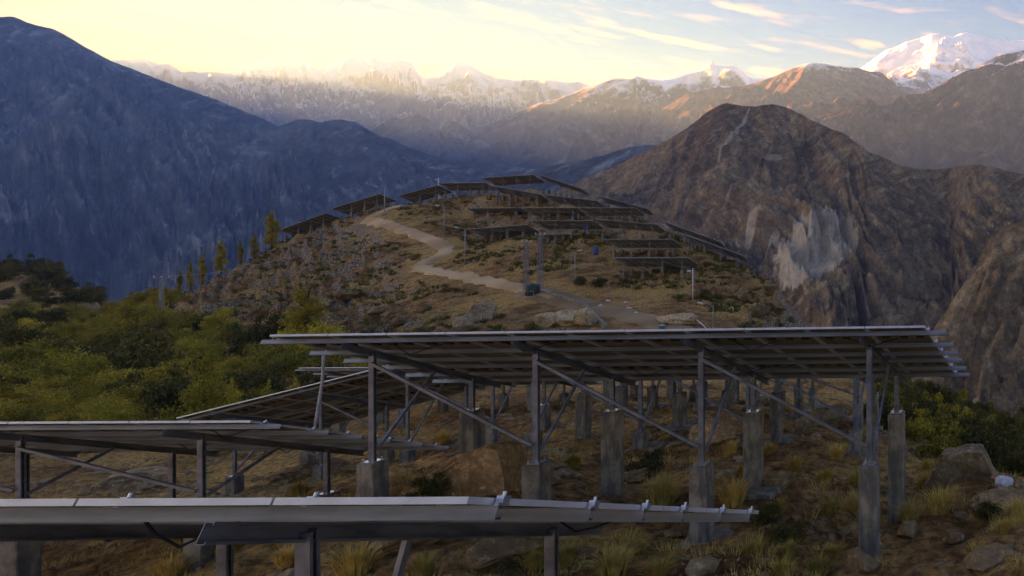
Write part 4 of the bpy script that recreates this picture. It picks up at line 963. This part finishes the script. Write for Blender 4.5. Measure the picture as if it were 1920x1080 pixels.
ORD = ['first', 'second', 'third', 'fourth', 'fifth', 'sixth', 'seventh', 'eighth', 'ninth', 'tenth', 'eleventh', 'twelfth', 'thirteenth', 'fourteenth', 'fifteenth', 'sixteenth', 'seventeenth', 'eighteenth', 'nineteenth', 'twentieth', 'twenty-first', 'twenty-second', 'twenty-third', 'twenty-fourth', 'twenty-fifth', 'twenty-sixth', 'twenty-seventh', 'twenty-eighth', 'twenty-ninth', 'thirtieth', 'thirty-first']
TUF = [tuft(i, .55, .46, 260, M_STRAW) for i in range(3)] + [tuft(10 + i, .40, .42, 260, M_GRASS) for i in range(3)]
big = [(1240, 948, 1.35, 0), (1375, 945, 1.1, 1), (1075, 872, .9, 3), (1003, 1062, .9, 4), (1062, 1055, .95, 5), (1195, 1038, .8, 3), (1150, 1082, 1.0, 0), (1235, 1082, .9, 4), (1412, 1040, .75, 5), (1478, 1045, .8, 4),
       (1535, 1078, .9, 5), (1390, 893, .8, 4), (1455, 965, .8, 4), (1548, 902, 1.0, 3), (1600, 960, .9, 1), (1608, 908, .9, 0), (1555, 965, .9, 4), (1705, 978, .9, 1), (1762, 958, 1.1, 1), (1738, 915, 1.2, 3), (1905, 975, .9, 0),
       (1737, 880, .8, 3), (665, 1080, 1.15, 0), (320, 1085, .9, 1), (790, 1082, 1.0, 4), (1465, 1085, .9, 3), (1830, 1045, .8, 3), (540, 1060, .7, 1), (840, 1005, .7, 4), (940, 1000, .8, 5), (1560, 1045, .7, 5), (1880, 1000, .7, 4),
       (830, 830, 1.0, 0), (870, 800, .9, 1), (1040, 800, .8, 0), (1150, 840, .8, 3), (1370, 850, .8, 1), (1440, 850, .9, 3), (1490, 880, 1.0, 5), (1570, 860, .9, 0), (1480, 770, 1.0, 1), (1330, 880, .8, 4), (560, 930, .9, 4), (440, 1035, .9, 4), (410, 1040, .8, 3), (60, 1030, .9, 3)]
for i, (px, py, s, v) in enumerate(big):
    p = hit(px, py, 9); o = put('grass_tuft', TUF[v], loc=p); o.scale = (s * 1.1, s * 1.1, s); o.rotation_euler = (0, 0, i * 1.3)
    if i == 0: tag(o, 'largest straw-coloured grass tuft, between the tall middle pier and the footing slab', 'grass tuft', 'grass tufts on the near slope'); continue
    same = sorted(q[0] for j, q in enumerate(big) if j and (q[3] < 3) == (v < 3)); k = same.index(px)
    lab = ('straw-coloured' if v < 3 else 'olive-green') + ' grass tuft among the piers, ' + ORD[k] + ' from the left of the ' + ('straw-coloured' if v < 3 else 'olive') + ' ones'
    tag(o, lab, 'grass tuft', 'straw grass tufts on the near slope' if v < 3 else 'olive grass tufts on the near slope')
n = 4200; Y = np.exp(r.uniform(math.log(9), math.log(36), n)); px = r.uniform(-100, 2000, n); X = (px - CX) / F * Y
cl = fbm(X * .35, Y * .35, 3, 85) > .02; X, Y = X[cl], Y[cl]
tag(scatter_tufts('short_grass', np.stack([X, Y, ground(X, Y)], 1), r.uniform(.08, .26, len(X)), M_STRAW, 24, 8, 1.6, .022), kind='stuff')
for i, (px, py, s) in enumerate(((1440, 985, .32), (820, 930, .30), (1470, 1010, .25), (1225, 885, .34), (1320, 560, .9), (1090, 536, .9), (1118, 538, 1.0), (1850, 970, .28))):
    p = hit(px, py, 9); plant('low_shrub', DSH[i % 4], p - Vector((0, 0, .05)), s, 'small dark cushion shrub on bare soil near the piers' if py > 800 else 'dark cushion shrub on the open slope beside the gravel yard', 'shrub', 'cushion shrubs near the piers' if py > 800 else 'cushion shrubs by the yard', s * .7)

# ------------------------------------------------------------------ poles, masts and odds and ends on the hill
def pole_thing(name, label, cat, px, ybase, ytop, build, y0=66, group=None):
    p = hit(px, ybase, y0); h = (ybase - ytop) / F * p.y
    t = empty(name, p, label, cat, group); build(t, h); return t
def lamp(side, arm=1.4, pm=None, r0=.075):
    def b(t, h):
        m = MB(); m.tube([(0, 0, -.4), (0, 0, h * .5), (0, 0, h)], [r0, r0 * .85, r0 * .6], 8); put('pole', m.mesh('pole', pm or M_POLE, True), t)
        m = MB(); m.tube([(0, 0, h - .15), (side * arm * .5, 0, h + .12), (side * arm, 0, h + .2)], .035, 6); put('arm', m.mesh('arm', pm or M_POLE, True), t)
        m = MB(); m.box(-.32, .32, -.11, .11, -.05, .05); m.box(-.26, .26, -.09, .09, -.075, -.05); o = put('lamp_head', m.mesh('lamp_head', M_WHITE), t); o.location = (side * (arm + .2), 0, h + .22); o.rotation_euler = (0, R(-12 * side), 0)
        m = MB(); m.box(-.35, .35, -.35, .35, -.5, .25); put('plinth', m.mesh('plinth', M_CONC), t)
    return b
pole_thing('street_lamp', 'street lamp at the top of the dirt road, arm to the left', 'lamp', 721, 404, 352, lamp(-1, 1.5), group='street lamps on the hill')
pole_thing('street_lamp', 'street lamp on the inside of the road bend, above the others', 'lamp', 833, 440, 388, lamp(-1, 1.1), group='street lamps on the hill')
pole_thing('street_lamp', 'street lamp with a bright head standing below the road bend', 'lamp', 872, 495, 429, lamp(-1, 1.2), group='street lamps on the hill')
pole_thing('street_lamp', 'thin short-armed lamp on bare soil right of the twin poles', 'lamp', 1078, 528, 472, lamp(1, .5, None, .06), group='street lamps on the hill')
pole_thing('street_lamp', 'curved-neck lamp at the lower right of the yard, just above the large table', 'lamp', 1337, 622, 572, lamp(-1, 1.2, None, .06), y0=60, group='street lamps on the hill')
pole_thing('street_lamp', 'slim lamp left of the white mast near the hilltop', 'lamp', 808, 368, 325, lamp(-1, .4, None, .06), group='street lamps on the hill')
def mast(r0, cam_side, box=True):
    def b(t, h):
        m = MB(); m.tube([(0, 0, -.4), (0, 0, h)], r0, 10); put('pole', m.mesh('pole', M_WHITE, True), t)
        m = MB(); m.tube([(0, 0, h * .92), (cam_side * .35, 0, h * .92)], .03, 6); m.box(cam_side * .55 - .2, cam_side * .55 + .2, -.09, .09, h * .92 - .12, h * .92 + .08); put('camera_housing', m.mesh('camera_housing', M_WHITE), t)
        if box: m = MB(); m.box(.18, .55, -.15, .15, .1, .9); put('cabinet', m.mesh('cabinet', M_WHITE), t)
    return b
pole_thing('camera_mast', 'thick white camera mast left of the hilltop tables', 'mast', 822, 368, 328, mast(.11, -1))
pole_thing('camera_mast', 'white camera pole right of the lowest hill table', 'mast', 1299, 562, 503, mast(.075, -1, False))
def lattice(m, x, y, h, w0, w1, n, r1=.03, r2=.016):
    def c(i, t): w = (w0 + (w1 - w0) * t) / 2; return Vector((x + (-w, w, w, -w)[i], y + (-w, -w, w, w)[i], h * t))
    for i in range(4): m.tube([c(i, -.03), c(i, 1)], r1, 5)
    for k in range(n):
        for i in range(4):
            a, b = (i, (i + 1) % 4) if k % 2 else ((i + 1) % 4, i); m.tube([c(a, k / n), c(b, (k + 1) / n)], r2, 4, caps=False)
            m.tube([c(i, k / n), c((i + 1) % 4, k / n)], r2, 4, caps=False)
def twin(t, h):
    d = 1.95
    for x, hh in ((0, h * .86), (d, h)):
        m = MB(); lattice(m, x, 0, hh, .52, .30, 12, .04, .02); put('lattice_pole', m.mesh('lattice_pole', M_STEEL), t)
        m = MB(); m.box(x - .75, x + .75, -.05, .05, hh - .12, hh); a = put('crossarm', m.mesh('crossarm', M_STEEL), t)
        for q in (-.65, 0, .65):
            m = MB(); m.tube([(x + q, 0, hh), (x + q, 0, hh + .08), (x + q, 0, hh + .22), (x + q, 0, hh + .30)], [.03, .07, .06, .03], 8); put('insulator', m.mesh('insulator', M_WHITE, True), a)
    m = MB(); m.box(-.2, d + .2, -.06, .06, h * .42, h * .42 + .12); b = put('crossarm', m.mesh('crossarm', M_STEEL), t)
    for q in (.5, .9, 1.3):
        m = MB(); m.tube([(q, 0, h * .43 + .1), (q, 0, h * .43 + .28), (q, 0, h * .43 + .55)], [.07, .09, .05], 8); put('fuse', m.mesh('fuse', M_BLACK, True), b)
pole_thing('twin_lattice_pole', 'pair of lattice poles with crossarms straddling the green tank', 'pole', 987, 546, 440, twin)
def tank(t, h):
    m = MB(); m.tube([(0, 0, 0), (0, 0, .1), (0, 0, h * .92), (0, 0, h)], [.80, .86, .86, .70], 20); put('body', m.mesh('body', M_GREEN, True), t)
    m = MB()
    for x in (-.75, .75):
        for y in (-.8, .8): m.tube([(x, y, -.6), (x, y, .65)], .035, 5)
    for y in (-.8, .8): m.tube([(-.75, y, .65), (.75, y, .65)], .035, 5)
    put('stand', m.mesh('stand', M_POLE), t)
    m = MB(); m.tube([(0, 0, h), (0, 0, h + .1)], .25, 12); put('lid', m.mesh('lid', M_GREEN), t)
pole_thing('oil_tank', 'dark green round tank on a frame between the twin lattice poles', 'tank', 998, 554, 533, tank)
def barrel(t, h, M_BLUE=M_BLUE):
    m = MB(); m.tube([(0, 0, -.05), (0, 0, h * .3), (0, 0, h * .33), (0, 0, h * .36), (0, 0, h * .64), (0, 0, h * .67), (0, 0, h * .70), (0, 0, h)], [.34, .36, .39, .36, .36, .39, .36, .34], 16); put('body', m.mesh('body', M_BLUE, True), t)
    m = MB(); m.tube([(0, 0, h), (0, 0, h + .06)], .37, 16); put('lid', m.mesh('lid', M_BLUE), t)
pole_thing('barrel', 'upper blue barrel standing under the third row of hill tables', 'barrel', 1099, 440, 425, barrel)
pole_thing('barrel', 'lower blue barrel on dark ground left of the lowest hill tables', 'barrel', 1117, 479, 465, barrel)
pole_thing('barrel', 'teal barrel top just above the edge of the large table', 'barrel', 1241, 624, 611, lambda t, h: barrel(t, h, M_TEAL), y0=60)
# lattice mast with a crossarm, and its wires
def mast2(t, h):
    m = MB(); lattice(m, 0, 0, h, .42, .26, 15, .03, .018); put('lattice', m.mesh('lattice', M_POLE), t)
    m = MB(); m.box(-1.3, 1.3, -.05, .05, h - .02, h + .08); a = put('crossarm', m.mesh('crossarm', M_STEEL), t)
    for q in (-1.2, 0, 1.2):
        m = MB(); m.tube([(q, 0, h + .1), (q, 0, h + .2), (q, 0, h + .4)], [.05, .10, .05], 8); put('insulator', m.mesh('insulator', M_WHITE, True), a)
pm = pole_thing('lattice_mast', 'pale lattice mast with a crossarm on the left shoulder of the hill', 'mast', 303, 602, 522, mast2)
def wire(a, b, sag, r_, label, cat='wire', m_=None):
    m = MB(); m.tube([a.lerp(b, t) - Vector((0, 0, sag * 4 * t * (1 - t))) for t in np.linspace(0, 1, 14)], r_, 4); tag(put('wire', m.mesh('wire', m_ or M_PIPE)), label, cat)
pt = pm.location.copy(); pt.z += 80 / F * pm.location.y + .35
wire(pt + Vector((1.2, 0, 0)), hit(540, 500, 80) + Vector((0, 0, 1.2)), .7, .035, 'overhead wire running from the lattice mast to the hillside')
# kerb wall along the yard
kp = [hit(1012, 550, 70), hit(1060, 562, 70), hit(1098, 577, 66), hit(1118, 597, 64), hit(1136, 618, 62)]
m = MB()
for a, b in zip(kp[:-1], kp[1:]):
    d = (b - a).normalized(); s = Vector((-d.y, d.x, 0)).normalized() * .18; lo = Vector((0, 0, -.5)); hi = Vector((0, 0, .45))
    m.add([a - s + lo, b - s + lo, b + s + lo, a + s + lo, a - s + hi, b - s + hi, b + s + hi, a + s + hi], [(3, 2, 1, 0), (4, 5, 6, 7), (0, 1, 5, 4), (1, 2, 6, 5), (2, 3, 7, 6), (3, 0, 4, 7)])
tag(put('kerb_wall', m.mesh('kerb_wall', M_CONC)), 'low concrete kerb wall between the yard and the rock cutting', 'wall')
# sacks and rubbish
ME_SACK = [rock_mesh(200 + i, 2, .5, m=M_CLOTH) for i in range(3)]
for i, (px, py, w, lab) in enumerate(((1140, 565, 10, 'white sack on the gravel, nearest the twin poles'), (1127, 575, 10, 'flat white sack lowest on the left of the yard'), (1172, 568, 9, 'upright white sack in the middle of the yard'),
                                 (1180, 579, 10, 'long white sack below the upright one'), (1193, 588, 9, 'crumpled white sack lowest on the yard'))):
    p = hit(px, py, 60); s = w / F * p.y * .5; o = put('sack', ME_SACK[i % 3], loc=p + Vector((0, 0, s * .3))); o.scale = (s, s * .8, s); tag(o, lab, 'sack', 'sacks on the yard')
p = hit(1882, 912, 14); o = put('sack', ME_SACK[0], loc=p + Vector((0, 0, .12))); o.scale = (.24, .2, .32); tag(o, 'white sack at the right edge beyond the fissured boulder', 'sack')
p = hit(1864, 905, 14); o = put('cloth', ME_SACK[1].copy(), loc=p + Vector((0, 0, .08))); o.data.materials[0] = M_ORANGE; o.scale = (.10, .10, .16); tag(o, 'orange cloth scrap beside the white sack on the right', 'cloth')
for i, (px, py, w) in enumerate(((1722, 858, 34), (1732, 866, 24), (1712, 848, 20), (1742, 860, 18))):
    boulder(px, py, w, w * .45, 'pale broken stone in the rubble left of the fissured boulder', M_PALE, 230 + i, y0=14, group='pale rubble behind the right pier')
wire(hit(1296, 603, 55) + Vector((0, 0, .5)), hit(1332, 626, 50) + Vector((0, 0, .1)), -.2, .05, 'white pipe lying on the bank above the large table', 'pipe', M_WHITE)
